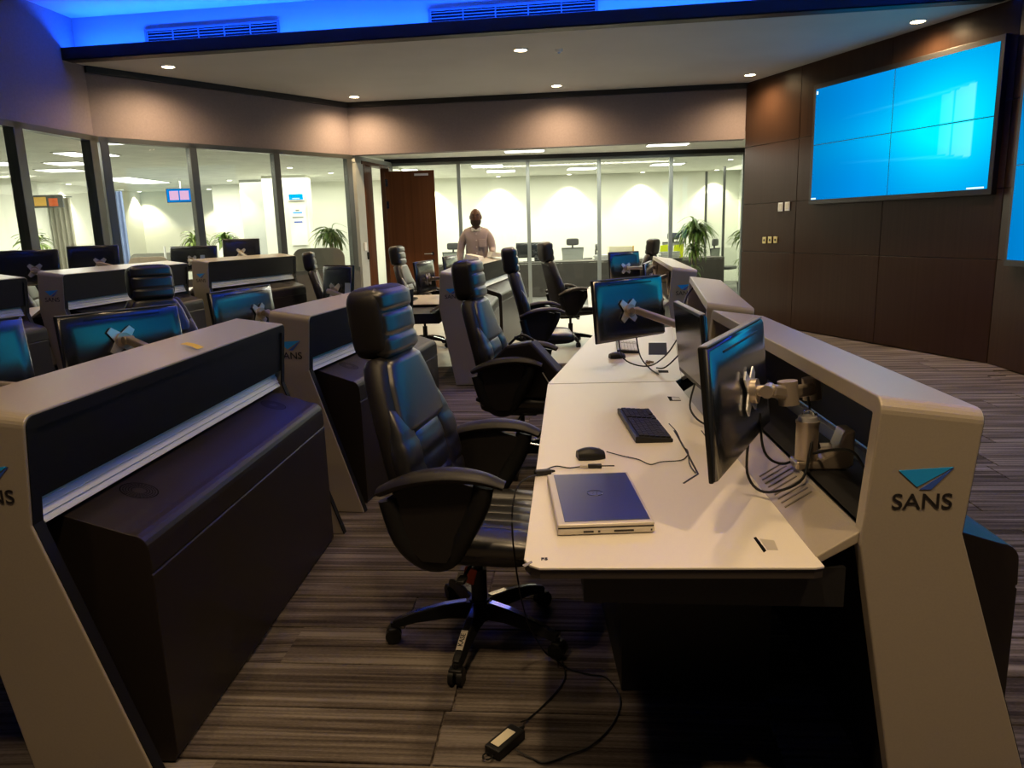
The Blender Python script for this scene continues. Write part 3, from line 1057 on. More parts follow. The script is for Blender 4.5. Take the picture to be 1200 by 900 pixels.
row1 = 'consoles of the front row facing the displays'
row2 = 'consoles of the second row'
row3 = 'consoles of the raised rear row'
R1 = console('console', (0.786, 1.62), 0.058, 1.83, 0, 'nearest right console, its pale branded end panel facing the camera', row1)
R2 = console('console', (0.950, 3.74), 0.19, 1.98, 0, 'middle console of the right row, lavender top angled away beyond the nearest', row1)
R3 = console('console', (1.46, 6.95), 0.118, 2.5, 0, 'farthest right console, bluish end panel with logo near the plants', row1)
L1 = console('console', (-1.465, 1.84), 0.06, 1.86, 0, 'nearest left console with yellow note on its pinkish top', row2)
L2 = console('console', (-1.30, 4.00), 0.185, 1.82, 0, 'left console behind the nearest office chair, logo partly hidden', row2)
L3 = console('console', (-0.683, 7.30), 0.06, 1.95, 0, 'lavender ended console with full logo standing past the aisle', row2)
L4 = console('console', (-0.56, 9.5), 0.18, 1.95, 0, 'far console of the second row that the man leans over', row2, desk=False)
F0 = console('console', (-4.29, 4.2), 0.10, 1.95, 0.15, 'rear row console cut by the left edge, white lit top', row3)
F1 = console('console', (-3.975, 6.42), 0.11, 2.02, 0.15, 'rear row console with logo seen above the nearest left monitors', row3)
F2 = console('console', (-3.60, 8.68), 0.36, 1.66, 0.15, 'rear row console with logo seen above the blue lit monitor', row3)


# ================================================================== DESKS
def desk(name, poly, z, label, group, corner=0.0, beam=None, ped=None, legs=()):
    """poly: world plan points of the worktop, first two = front (operator) edge"""
    c = Vector((sum(p[0] for p in poly) / len(poly), sum(p[1] for p in poly) / len(poly), 0))
    e = empty(name, (c.x, c.y, z - 0.73))
    tag(e, label, 'desk', group)
    P = [(p[0] - c.x, p[1] - c.y) for p in poly]
    MB().prism(P, 0.006, off=0.725).build('tabletop', 'desk', e, bevel=0.0015)
    Q = [(p[0] * 0.994, p[1] * 0.994) for p in P]
    MB().prism(Q, 0.022, off=0.7025).build('edge_board', 'desk_edge', e)
    if beam:
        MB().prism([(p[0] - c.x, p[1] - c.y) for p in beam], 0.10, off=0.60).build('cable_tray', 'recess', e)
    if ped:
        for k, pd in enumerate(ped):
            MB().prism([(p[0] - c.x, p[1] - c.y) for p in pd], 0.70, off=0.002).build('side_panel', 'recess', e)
    return e


def rc(px_pts):
    return [tuple(at(px, py, 0.73)[:2]) for px, py in px_pts]


def along(C_, u, v):
    """console local (u outward, v along) to plan"""
    a = C_.rotation_euler.z
    return (C_.location.x + u * math.cos(a) - v * math.sin(a), C_.location.y + u * math.sin(a) + v * math.cos(a))


# R1 worktop: rounded near-left corner
pL = [(0.05, 1.622), (0.028, 1.640), (0.016, 1.672), (0.178, 3.70)]
pR = [along(R1, -0.093, 2.05), (0.694, 1.588), (0.672, 1.582)]
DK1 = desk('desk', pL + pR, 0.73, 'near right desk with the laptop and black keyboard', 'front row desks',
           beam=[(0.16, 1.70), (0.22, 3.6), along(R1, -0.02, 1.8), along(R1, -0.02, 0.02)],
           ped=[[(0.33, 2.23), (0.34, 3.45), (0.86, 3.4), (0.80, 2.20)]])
pts2 = [(0.180, 3.712), (0.62, 5.50), along(R2, -0.093, 1.98), along(R2, -0.093, 0.0), along(R1, -0.093, 2.062)]
DK2 = desk('desk', pts2, 0.73, 'middle right desk with white keyboard and tangled cables', 'front row desks',
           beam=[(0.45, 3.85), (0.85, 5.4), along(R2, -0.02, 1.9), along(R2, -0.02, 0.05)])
pts3 = [(0.76, 7.30), (0.98, 9.55), (1.25, 10.7), along(R3, -0.093, 3.6), along(R3, -0.093, 0.1), (1.0, 7.12)]
DK3 = desk('desk', pts3, 0.73, 'far right desk reaching toward the glass office', 'front row desks',
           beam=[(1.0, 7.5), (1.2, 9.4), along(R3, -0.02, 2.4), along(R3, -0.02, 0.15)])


def row_desk(C_, L, z, label, group, d=0.76, v0=0.03):
    p = [along(C_, -d, v0), along(C_, -d + 0.02, L / 2), along(C_, -d, L - 0.03), along(C_, -0.093, L), along(C_, -0.093, v0 - 0.01)]
    return desk('desk', p, z, label, group, beam=[along(C_, -d + 0.3, 0.1), along(C_, -d + 0.3, L - 0.1), along(C_, -0.02, L - 0.1), along(C_, -0.02, 0.1)])


row_desk(L1, 1.86, 0.73, 'desk hidden behind the nearest left console', 'second row desks')
row_desk(L2, 1.82, 0.73, 'desk behind the console next to the nearest chair', 'second row desks')
DL3 = row_desk(L3, 1.95, 0.73, 'bright desk left of the lavender console with keyboard near the door', 'second row desks', v0=0.75)
row_desk(F0, 1.95, 0.88, 'raised desk at the left edge of view', 'rear row desks')
row_desk(F1, 2.02, 0.88, 'raised desk behind the first branded rear console', 'rear row desks')
row_desk(F2, 1.66, 0.88, 'raised desk behind the second branded rear console', 'rear row desks')

# details set into the two near worktops
def inset(par, px_poly, m, name, h=0.0012, z=0.731):
    ps = [at(px, py, 0.73) for px, py in px_poly]
    ps = [(p.x - par.location.x, p.y - par.location.y) for p in ps]
    o = MB().prism(ps, h, off=z).build(name, m, par)
    return o


def gap_line(par, pts, wd_=0.004, name='flap_gap', m='ink'):
    ps = [at(px, py, 0.73) - par.location for px, py in pts]
    ps = [Vector((p.x, p.y, 0)) for p in ps]
    mb = MB()
    for a, b in zip(ps[:-1], ps[1:]):
        d = (b - a).normalized()
        n = Vector((-d.y, d.x, 0)) * wd_ / 2
        mb.prism([(a + n)[:2], (b + n)[:2], (b - n)[:2], (a - n)[:2]], 0.0012, off=0.7312)
    return mb.build(name, m, par)


inset(DK1, [(883, 631), (886, 630), (898, 646), (895, 648)], 'vent', 'cable_slot')
inset(DK1, [(890, 632), (907, 634), (912, 645), (899, 645)], 'silver', 'slot_cover', h=0.0008)
gap_line(DK1, [(790, 505), (803, 527), (818, 556), (801, 567)], 0.006)
gap_line(DK1, [(822, 505), (838, 528)], 0.004)
inset(DK1, [(782, 465), (796, 466), (798, 470), (785, 470)], 'vent', 'cable_slot')
inset(DK1, [(787, 466), (796, 466.4), (797.5, 469.5), (788, 469.3)], 'silver', 'slot_cover', h=0.0018)
inset(DK2, [(771, 434), (783, 434.5), (783.5, 437), (772, 437)], 'vent', 'cable_slot')
inset(DK2, [(760, 402), (781, 402), (782, 416), (760, 416)], 'vent', 'cable_port')
inset(DK1, [(612, 663), (623, 658), (624, 660), (615, 665.5)], 'monitor_rim', 'scuffed_tape')
t_ = at(638, 656, 0.73)
text_obj('F5', 0.018, 'lettering', 'ink', DK1, Matrix.Translation((t_.x - DK1.location.x, t_.y - DK1.location.y, 0.732)), bold=0.0003)


# ================================================================== OFFICE CHAIRS
def ring_sec(c, t, hw, ht, n=20, e=0.5):
    """rounded section across y at centre c, thickness along the normal of tangent t (xz plane)"""
    nn = Vector((t.z, 0, -t.x))
    out = []
    for k in range(n):
        a = 2 * math.pi * k / n
        ca_, sa_ = math.cos(a), math.sin(a)
        y = hw * math.copysign(abs(ca_) ** e, ca_)
        q = ht * math.copysign(abs(sa_) ** e, sa_)
        out.append(c + Vector((0, y, 0)) + nn * q)
    return out


BASE0 = 257.5 + 13


def make_chair():
    """executive chair, facing +x, hub over the origin"""
    e = empty('office_chair')
    # five star base
    for k in range(5):
        a = (k * 72 + BASE0) * D2R
        d = Vector((math.cos(a), math.sin(a), 0))
        sd = Vector((-d.y, d.x, 0))
        rings = []
        for f, w_, zc, h_ in ((0.02, 0.036, 0.115, 0.030), (0.12, 0.030, 0.115, 0.024), (0.24, 0.024, 0.098, 0.018), (0.30, 0.022, 0.082, 0.015), (0.325, 0.016, 0.074, 0.012)):
            p = d * f + Vector((0, 0, zc))
            rings.append([p + sd * w_ - Vector((0, 0, h_)), p + sd * w_ * 0.55 + Vector((0, 0, h_)), p - sd * w_ * 0.55 + Vector((0, 0, h_)), p - sd * w_ - Vector((0, 0, h_))])
        lg = MB().loft(rings).build('base_leg', 'plastic', e, bevel=0.003)
        tp = MB()
        tp.loft([[d * f + sd * w_ + Vector((0, 0, z)), d * f - sd * w_ + Vector((0, 0, z)), d * f - sd * w_ * 0.8 + Vector((0, 0, z - 0.004)), d * f + sd * w_ * 0.8 + Vector((0, 0, z - 0.004))]
                 for f, w_, z in ((0.05, 0.012, 0.1465), (0.13, 0.012, 0.1405), (0.24, 0.009, 0.1175), (0.29, 0.008, 0.1025))])
        tp.build('leg_inlay', 'chrome', lg)
        cs_ = MB()
        cp_ = d * 0.325
        for s in (-1, 1):
            cs_.cyl(cp_ + sd * 0.006 * s + Vector((0, 0, 0.030)), cp_ + sd * 0.024 * s + Vector((0, 0, 0.030)), 0.029, n=18)
        cs_.cyl(cp_ + Vector((0, 0, 0.03)), cp_ + Vector((0, 0, 0.078)), 0.010, n=10)
        cs_.box(cp_ + Vector((0, 0, 0.050)), (0.036, 0.050, 0.024), rot=Euler((0, 0, a)), bev=0.006)
        cs_.build('caster', 'plastic', e, smooth=True)
    MB().cyl((0, 0, 0.075), (0, 0, 0.15), 0.045, 0.038, n=20).build('hub', 'plastic', e, smooth=True)
    g = MB()
    g.cyl((0, 0, 0.14), (0, 0, 0.27), 0.030, n=18)
    g.cyl((0, 0, 0.27), (0, 0, 0.36), 0.016, n=14)
    g.build('gas_lift', 'plastic', e, smooth=True)
    mc = MB()
    mc.box((-0.02, 0, 0.365), (0.26, 0.16, 0.05), bev=0.012)
    mc.box((-0.20, 0, 0.40), (0.20, 0.07, 0.03), rot=Euler((0, 0.35, 0)), bev=0.008)
    mc.cyl((0.02, -0.05, 0.36), (0.02, -0.25, 0.355), 0.006, n=8)
    mc.build('tilt_mechanism', 'plastic', e, smooth=True)
    MB().pillow((0.02, -0.27, 0.355), (0.03, 0.05, 0.014)).build('lever_paddle', 'plastic', e, smooth=True)
    # seat
    st = MB()
    st.pillow((0.03, 0, 0.430), (0.54, 0.53, 0.105), e=0.45, eh=0.6, nu=32)
    st.build('seat', 'leather_back', e, smooth=True)
    for s in (-1, 1):
        MB().pillow((0.03, s * 0.205, 0.462), (0.50, 0.125, 0.085), e=0.5, eh=0.75, nu=28, rot=Euler((s * -0.18, 0, 0))).build('seat_bolster', 'leather', e, smooth=True)
    for k in range(4):
        y = -0.108 + k * 0.072
        MB().pillow((0.045, y, 0.470), (0.46, 0.086, 0.050), e=0.35, eh=0.6, nu=24).build('seat_channel', 'leather', e, smooth=True)
    # backrest: shell, side wings, pads
    sp = [(-0.135, 0.40), (-0.160, 0.50), (-0.182, 0.62), (-0.208, 0.75), (-0.242, 0.88), (-0.275, 0.99), (-0.300, 1.075)]
    hw = [0.15, 0.22, 0.258, 0.265, 0.250, 0.215, 0.165]
    pth = smooth_path([Vector((a, 0, b)) for a, b in sp], 3)
    rings = []
    n = len(pth)
    for i, p in enumerate(pth):
        t = (pth[min(i + 1, n - 1)] - pth[max(i - 1, 0)]).normalized()
        f = i / (n - 1) * (len(hw) - 1)
        a = int(min(f, len(hw) - 2))
        w_ = hw[a] + (hw[a + 1] - hw[a]) * (f - a)
        ht = 0.052 * (0.6 if i in (0, n - 1) else 1)
        rings.append(ring_sec(p, t, w_, ht, n=24, e=0.55))
    MB().loft(rings).build('backrest', 'leather_back', e, smooth=True)
    def spine(z):
        for (x0, z0), (x1, z1) in zip(sp[:-1], sp[1:]):
            if z0 <= z <= z1:
                f = (z - z0) / (z1 - z0)
                return x0 + (x1 - x0) * f, math.atan2(x1 - x0, z1 - z0)
        return sp[-1][0], math.atan2(sp[-1][0] - sp[-2][0], sp[-1][1] - sp[-2][1])
    def wz(z):
        for k in range(len(sp) - 1):
            if sp[k][1] <= z <= sp[k + 1][1]:
                f = (z - sp[k][1]) / (sp[k + 1][1] - sp[k][1])
                return hw[k] + (hw[k + 1] - hw[k]) * f
        return hw[-1]
    def quilt(name, z0, z1, xo, yc, hwf, ht, seams, n=30, yaw=0.0, par=None, pinch=0.30, lean=None):
        rg = []
        for i in range(n + 1):
            f = i / n
            z = z0 + (z1 - z0) * f
            if lean is None:
                x, a = spine(z)
            else:
                x, a = lean(z)
            end = min(f, 1 - f)
            k = min(1.0, (end / 0.10)) ** 0.5 if end < 0.10 else 1.0
            for q in seams:
                k *= 1 - pinch * math.exp(-((z - q) / 0.007) ** 2)
            hw_ = hwf(z) * (0.82 + 0.18 * (min(1, end / 0.10)) ** 0.5)
            t = Vector((math.sin(a), 0, math.cos(a)))
            rg.append([Matrix.Rotation(yaw, 3, 'Z') @ (p_ - Vector((0, 0, 0))) + Vector((x + xo, yc, z)) for p_ in ring_sec(Vector((0, 0, 0)), t, hw_, max(0.004, ht * k), n=24, e=0.62)])
        return MB().loft(rg).build(name, 'leather', par or e, smooth=True)

    # lower back: ribbed middle, quilted side bolsters, smooth upper pad
    quilt('back_cushion', 0.44, 0.835, 0.032, 0, lambda z: 0.140, 0.040, [0.515, 0.585, 0.655, 0.725, 0.790])
    for s in (-1, 1):
        rg = []
        for i in range(33):
            f = i / 32
            z = 0.45 + 0.47 * f
            x, a = spine(z)
            end = min(f, (1 - f) * 0.42)
            k = (min(1.0, end / 0.12)) ** 0.5
            for q in (0.54, 0.63, 0.72, 0.81):
                k *= 1 - 0.28 * math.exp(-((z - q) / 0.007) ** 2)
            t = Vector((math.sin(a), 0, math.cos(a)))
            yc = s * (wz(z) - 0.066)
            rg.append([p_ + Vector((x + 0.033, yc, z)) for p_ in ring_sec(Vector((0, 0, 0)), t, 0.072 * (0.75 + 0.25 * min(1, end / 0.12)), max(0.004, 0.042 * k), n=20, e=0.6)])
        MB().loft(rg).build('side_bolster', 'leather', e, smooth=True)
    quilt('upper_pad', 0.805, 1.080, 0.034, 0, lambda z: wz(z) * 0.84, 0.042, [])
    # headrest
    x, a = -0.315, -0.12
    hd = MB().pillow((x - 0.004, 0, 1.192), (0.150, 0.31, 0.250), rot=Euler((0, a, 0)), e=0.45, eh=0.42, nu=28, nv=18).build('headrest', 'leather_back', e, smooth=True)
    quilt('head_pad', 1.072, 1.312, 0.036, 0, lambda z: 0.142, 0.048, [1.148, 1.232], par=hd, lean=lambda z: (x - (z - 1.19) * 0.12, -0.12))
    # arms: curved pad and closed side support
    for s in (-1, 1):
        y = s * 0.315
        pp_ = smooth_path([(-0.235, y * 0.96, 0.665), (-0.13, y, 0.712), (0.0, y, 0.735), (0.11, y * 1.0, 0.730), (0.185, y * 0.98, 0.705)], 4)
        rs = [0.030 + 0.018 * math.sin(math.pi * min(1, (i + 1.2) / (len(pp_) * 0.9 + 1))) for i in range(len(pp_))]
        MB().tube(pp_, rs, n=12, flat=0.5).build('armrest', 'leather_back', e, smooth=True)
        sup = smooth_path([(0.12, y, 0.705), (0.10, y * 0.99, 0.63), (0.04, y * 0.95, 0.52), (-0.02, y * 0.88, 0.43), (-0.10, y * 0.88, 0.42), (-0.17, y * 0.95, 0.50), (-0.21, y * 0.97, 0.64)], 4)
        MB().tube(sup, 0.026, n=10, flat=1.3).build('arm_support', 'plastic', e, smooth=True)
        MB().prism([(-0.17, 0.50), (-0.10, 0.43), (-0.02, 0.43), (0.04, 0.53), (0.11, 0.69), (0.0, 0.72), (-0.13, 0.695), (-0.21, 0.645)], 0.018, axis='y', off=y * 0.96 - 0.009).build('arm_side', 'leather_back', e)
    return e


chair0 = make_chair()
chair_specs = [(-0.145, 2.61, -13, 'near office chair with blue sheen on its backrest, in front of the near desk', 'chairs of the front row', 0, 1.0),
               (0.06, 4.70, -12, 'second office chair carrying a black bag, behind the nearest chair', 'chairs of the front row', 0, 1.0),
               (0.33, 7.45, 0, 'third chair along the front row, by the lavender console', 'chairs of the front row', 0, 1.0),
               (0.78, 9.75, 12, 'farthest chair of the front row, seen side on against the grey counter', 'chairs of the front row', 0, 1.0),
               (-1.12, 9.9, -8, 'chair standing before the open brown door', 'chairs of the second row', 0, 1.0),
               (-2.38, 5.26, -50, 'chair whose headrest rises above the nearest left monitor', 'chairs of the second row', 0.0, 1.0),
               (-3.40, 4.40, 150, 'dark chair cut off by the left edge of view', 'chairs of the second row', 0, 1.0),
               (-4.62, 7.75, 20, 'dark chair between the two left rear row monitors', 'chairs of the rear row', 0.11, 1.0),
               (-2.25, 9.9, 10, 'chair behind the monitor with the pale sticker, below the plant', 'chairs of the rear row', 0.0, 0.97)]
chairs = []
for i, (x, y, rz, lb, gp, dz_, sc_) in enumerate(chair_specs):
    o = chair0 if i == 0 else copy_tree(chair0)
    o.location = (x, y, dz_)
    o.rotation_euler = (0, 0, rz * D2R)
    o.scale = (sc_, sc_, sc_)
    tag(o, lb, 'chair', gp)
    chairs.append(o)
# tag of red card and stickers on the nearest chair only
MB().box((0.0, -0.115, 0.295), (0.045, 0.006, 0.07), rot=Euler((0.2, 0.3, 0)), bev=0.004).build('warning_tag', 'red', chair0)
MB().box((-0.035, -0.12, 0.285), (0.02, 0.004, 0.05), rot=Euler((0.2, 0.3, 0))).build('white_tag', 'white', chair0)
# base leg that points at the camera: lettered sticker on it
aa = BASE0 * D2R
dd_ = Vector((math.cos(aa), math.sin(aa), 0))
stk = MB().box((0, 0, 0), (0.085, 0.024, 0.002), bev=0.0008, seg=1).build('sticker', 'silver', chair0, loc=dd_ * 0.245 + Vector((0, 0, 0.118)), rot=Euler((0, 0.36, aa)))
text_obj('KASE', 0.024, 'lettering', 'ink', stk, Matrix.Translation((0, 0, 0.0014)) @ Matrix.Rotation(math.pi, 4, 'Z'), bold=0.0004)

# ================================================================== MONITORS
def monitor(name, p1, p2, z0, z1, face, label, group, arm=None, sticker=False, tilt=6.0, groove=True, mount=True, thick=0.028, plate_u=0.5, plate_z=0.42):
    """p1,p2 plan ends; face = plan point on the screen side; arm = list of world points after the plate"""
    p1, p2 = Vector((*p1, 0)), Vector((*p2, 0))
    d = (p2 - p1)
    L = d.length
    d.normalize()
    n = Vector((d.y, -d.x, 0))          # local -y
    if n.dot(Vector((*face, 0)) - p1) < 0:
        p1, p2 = p2, p1
        d = -d
        n = -n
        plate_u = 1 - plate_u
    mid = (p1 + p2) / 2
    e = empty(name, (mid.x, mid.y, z0), math.atan2(d.y, d.x))
    tag(e, label, 'monitor', group)
    if mount:
        e.rotation_euler = (tilt * D2R, 0, math.atan2(d.y, d.x))
    h = z1 - z0
    MB().box((0, 0, h / 2), (L, 0.012, h), bev=0.004).build('bezel', 'plastic', e)
    MB().box((0, -0.0068, h / 2 + 0.006), (L - 0.02, 0.002, h - 0.034)).build('screen', 'screen_off', e)
    # gently bulging back shell
    rg = []
    for f_, yy in ((0.0, 0.006), (0.003, 0.016), (0.012, 0.022), (0.06, 0.027), (0.13, 0.030)):
        g_2 = min(f_, h / 2 - 0.03)
        rg.append([Vector((-L / 2 + 0.002 + f_, yy, 0.004 + g_2)), Vector((L / 2 - 0.002 - f_, yy, 0.004 + g_2)), Vector((L / 2 - 0.002 - f_, yy, h - 0.004 - g_2)), Vector((-L / 2 + 0.002 + f_, yy, h - 0.004 - g_2))])
    MB().loft(rg).build('back_shell', 'monitor', e, smooth=True)
    MB().box((0, 0.006, h - 0.001), (L - 0.01, 0.022, 0.006), bev=0.002).build('top_rim', 'monitor_rim', e)
    if groove:
        MB().box((0, 0.0245, h - 0.030), (L * 0.62, 0.004, 0.005)).build('vent_groove', 'ink', e)
    px_, pz_ = (plate_u - 0.5) * L, h * plate_z
    if mount:
        # X shaped plate with four ears
        r0, r1 = 0.074, 0.034
        star = []
        for k in range(4):
            a = (45 + 90 * k) * D2R
            for da_, rr in ((-0.20, r0), (0.20, r0), (math.pi / 4, r1)):
                star.append((px_ + rr * math.cos(a + da_), pz_ + rr * math.sin(a + da_)))
        MB().prism(star, 0.005, axis='y', off=0.036).build('mount_plate', 'plate', e, bevel=0.001)
        k_ = MB()
        k_.cyl((px_, 0.04, pz_), (px_, 0.058, pz_), 0.034, n=20)
        k_.cyl((px_, 0.055, pz_), (px_, 0.085, pz_), 0.016, n=14)
        k_.cyl((px_ - 0.022, 0.085, pz_), (px_ + 0.022, 0.085, pz_), 0.018, n=14)
        k_.build('tilt_joint', 'arm', e, smooth=True)
    if sticker:
        MB().box((px_ - 0.14, 0.0365, pz_ + 0.015), (0.06, 0.001, 0.10)).build('sticker', 'blue_sticker', e)
    if arm:
        bpy.context.view_layer.update()
        inv = e.matrix_world.inverted()
        pts = [Vector((px_, 0.09, pz_))] + [inv @ Vector(q) for q in arm]
        for i, (a, b) in enumerate(zip(pts[:-1], pts[1:])):
            am = MB()
            dv = b - a
            if dv.length > 0.03:
                m_ = dv.to_track_quat('X', 'Z').to_matrix().to_4x4()
                r = bmesh.ops.create_cube(am.b, size=1)
                bmesh.ops.scale(am.b, vec=(dv.length, 0.030, 0.036), verts=r['verts'])
                bmesh.ops.transform(am.b, matrix=Matrix.Translation((a + b) / 2) @ m_, verts=r['verts'])
                am.build('arm_segment', 'arm', e, bevel=0.008)
            am = MB()
            am.cyl(b - Vector((0, 0, 0.032)), b + Vector((0, 0, 0.034)), 0.027, n=20)
            am.build('arm_joint', 'arm', e, smooth=True)
        b = pts[-1]
        if b.z + z0 > 0.82 and len(arm) == 1:
            MB().cyl((b.x, b.y, 0.79 - z0), b, 0.019, n=16).build('arm_post', 'arm', e, smooth=True)
    return e


def cw(C_, u, v, z):
    a, b = along(C_, u, v)
    return (a, b, z)


m1 = monitor('monitor', (0.476, 1.75), (0.785, 2.29), 0.875, 1.212, (-0.4, 2.6), 'nearest monitor seen from behind, its top glowing blue', 'monitors of the front row',
             arm=[(0.755, 2.02, 1.035), (0.90, 2.22, 1.00)], plate_u=0.50, plate_z=0.50)
m2 = monitor('monitor', (0.778, 3.42), (0.765, 2.88), 0.835, 1.155, (-0.4, 3.0), 'monitor turned to show its dark grey screen beside the nearest monitor', 'monitors of the front row',
             arm=[cw(R1, 0.06, 1.45, 0.98)])
m3 = monitor('monitor', (0.440, 3.88), (0.860, 4.22), 0.895, 1.222, (0.0, 5.4), 'blue backed monitor on a long arm over the middle desk', 'monitors of the front row',
             arm=[(0.86, 3.62, 1.00)], plate_u=0.42, plate_z=0.47)
m4 = monitor('monitor', (1.29, 7.15), (1.46, 7.72), 0.84, 1.135, (0.4, 7.5), 'thin grey topped monitor edge just left of the farthest logo', 'monitors of the front row',
             arm=[cw(R3, 0.04, 0.55, 1.0)])
m5 = monitor('monitor', (1.13, 8.55), (1.50, 8.72), 0.88, 1.20, (1.0, 9.4), 'far dark monitor above the blue backed one', 'monitors of the front row', arm=[cw(R3, 0.02, 1.9, 1.0)])
l1a = monitor('monitor', (-1.84, 3.08), (-1.53, 3.53), 0.85, 1.20, (-2.6, 4.2), 'left row monitor with white eared plate just above the yellow note console', 'monitors of the second row',
              arm=[cw(L1, 0.05, 1.15, 1.02)], plate_u=0.45, plate_z=0.62)
l1b = monitor('monitor', (-1.90, 2.22), (-1.72, 2.70), 0.89, 1.245, (-2.6, 2.8), 'left row monitor cut off by the left edge of view', 'monitors of the second row',
              arm=[cw(L1, 0.05, 0.62, 1.00)], plate_u=0.5)
l2a = monitor('monitor', (-1.63, 4.18), (-1.47, 4.76), 0.86, 1.20, (-2.6, 4.6), 'bright blue backed monitor left of the half hidden logo', 'monitors of the second row',
              arm=[cw(L2, 0.05, 0.12, 1.02)], plate_u=0.66, plate_z=0.52)
l2b = monitor('monitor', (-1.42, 5.80), (-1.155, 5.60), 0.93, 1.265, (-2.0, 6.4), 'monitor with a pale blue sticker on its back', 'monitors of the second row',
              arm=[cw(L2, 0.05, 1.35, 1.0)], sticker=True, plate_u=0.5)
l3a = monitor('monitor', (-0.93, 7.72), (-0.79, 8.20), 0.86, 1.19, (-1.8, 8.2), 'monitor seen edge on left of the lavender console', 'monitors of the second row', arm=[cw(L3, 0.04, 0.75, 1.0)])
l3b = monitor('monitor', (-0.72, 8.75), (-0.60, 9.22), 0.86, 1.20, (-1.8, 9.2), 'monitor whose pale rim shows over the lavender console top', 'monitors of the second row', arm=[cw(L3, 0.04, 1.6, 1.0)])
f1a = monitor('monitor', (-4.60, 6.88), (-4.10, 7.02), 1.11, 1.43, (-4.8, 8.5), 'leftmost dark monitor against the office glass', 'monitors of the rear row', arm=[cw(F1, 0.04, 0.55, 1.12)], plate_u=0.62, plate_z=0.42)
f1b = monitor('monitor', (-4.53, 7.9), (-4.07, 8.06), 1.12, 1.447, (-4.8, 9.5), 'second dark monitor from the left against the office glass', 'monitors of the rear row', arm=[cw(F1, 0.04, 1.6, 1.12)], plate_u=0.62, plate_z=0.42)
f2a = monitor('monitor', (-4.17, 9.48), (-3.55, 9.36), 1.09, 1.395, (-3.6, 10.8), 'navy backed monitor below the hanging office screen', 'monitors of the rear row', arm=[cw(F2, 0.04, 0.35, 1.12)], sticker=True)
f2b = monitor('monitor', (-3.81, 10.28), (-3.33, 10.34), 1.14, 1.462, (-3.4, 11.9), 'grey sheened monitor right of the navy one in the rear row', 'monitors of the rear row', arm=[cw(F2, 0.04, 1.2, 1.12)])

# ---- spare arm bracket with its drum, on the recess of the nearest console
br = empty('bracket', cw(R1, 0.045, 0.47, 0.80), R1.rotation_euler.z)
tag(br, 'spare champagne arm bracket with an upright drum in the near console recess', 'bracket')
b_ = MB()
b_.prism([(-0.055, 0), (0.085, 0), (0.105, 0.012), (0.105, 0.115), (0.075, 0.115), (0.055, 0.055), (0.0, 0.024), (-0.055, 0.024)], 0.07, axis='y', off=-0.035)
b_.build('wall_bracket', 'arm', br, bevel=0.006)
d_ = MB()
d_.cyl((-0.018, 0, 0.024), (-0.018, 0, 0.130), 0.031, n=24)
d_.cyl((-0.018, 0, 0.130), (-0.018, 0, 0.138), 0.033, n=24)
d_.build('drum', 'arm', br, smooth=True)
MB().cyl((-0.018, 0, 0.138), (-0.018, 0, 0.150), 0.029, 0.026, n=24).build('drum_cap', 'plate', br, smooth=True)
MB().cyl((0.016, 0, 0.06), (0.05, 0, 0.06), 0.011, n=12).build('clamp_knob', 'plate', br, smooth=True)
ck = MB().tube([(-0.018 + 0.018 * math.cos(a * 0.4), 0, 0.150 + 0.018 * math.sin(a * 0.4)) for a in range(8)], 0.0025, n=6).build('wire_hook', 'chrome', br, smooth=True)

# ================================================================== THINGS ON THE DESKS
# laptop
la, lb_, lc, ld = [at(px, py, 0.762) for px, py in ((646, 556), (735, 552), (768, 612), (647, 615))]
lcx = (la + lb_ + lc + ld) / 4
ax = ((lb_ - la) + (lc - ld)).normalized()
lang = math.atan2(ax.y, ax.x)
lW = ((lb_ - la).length + (lc - ld).length) / 2
lD = ((la - ld).length + (lb_ - lc).length) / 2
print('laptop', lW, lD, lang)
lp = empty('laptop', (lcx.x, lcx.y, 0.7315), lang)
tag(lp, 'closed silver laptop with a dark shiny lid on the near desk', 'laptop')
MB().box((0, 0, 0.010), (lW, lD, 0.017), bev=0.005).build('laptop_base', 'silver', lp)
MB().box((0, 0, 0.0255), (lW, lD, 0.009), bev=0.004).build('laptop_lid', 'silver', lp)
MB().box((0.006, 0.004, 0.0305), (lW - 0.028, lD - 0.030, 0.0014), bev=0.0006, seg=1).build('lid_panel', 'lid', lp, bevel=0.0)
MB().box((0, 0, 0.0198), (lW - 0.004, lD - 0.004, 0.003)).build('lid_gap', 'ink', lp)
for x, w_ in ((-0.045, 0.026), (-0.018, 0.006), (0.045, 0.05), (0.115, 0.004)):
    MB().box((x, -lD / 2 + 0.0005, 0.010), (w_, 0.003, 0.005)).build('side_port', 'ink', lp)
mb = MB()
mb.tube([(0.0 + 0.022 * math.cos(a * math.pi / 12), 0.02 + 0.022 * math.sin(a * math.pi / 12), 0.0313) for a in range(24)], 0.0012, n=5, closed=True)
mb.tube([(0.0 - 0.007, 0.008, 0.0313), (-0.003, 0.035, 0.0313)], 0.001, n=5).tube([(0.003, 0.005, 0.0313), (0.007, 0.032, 0.0313)], 0.001, n=5)
mb.build('lid_emblem', 'chrome', lp)

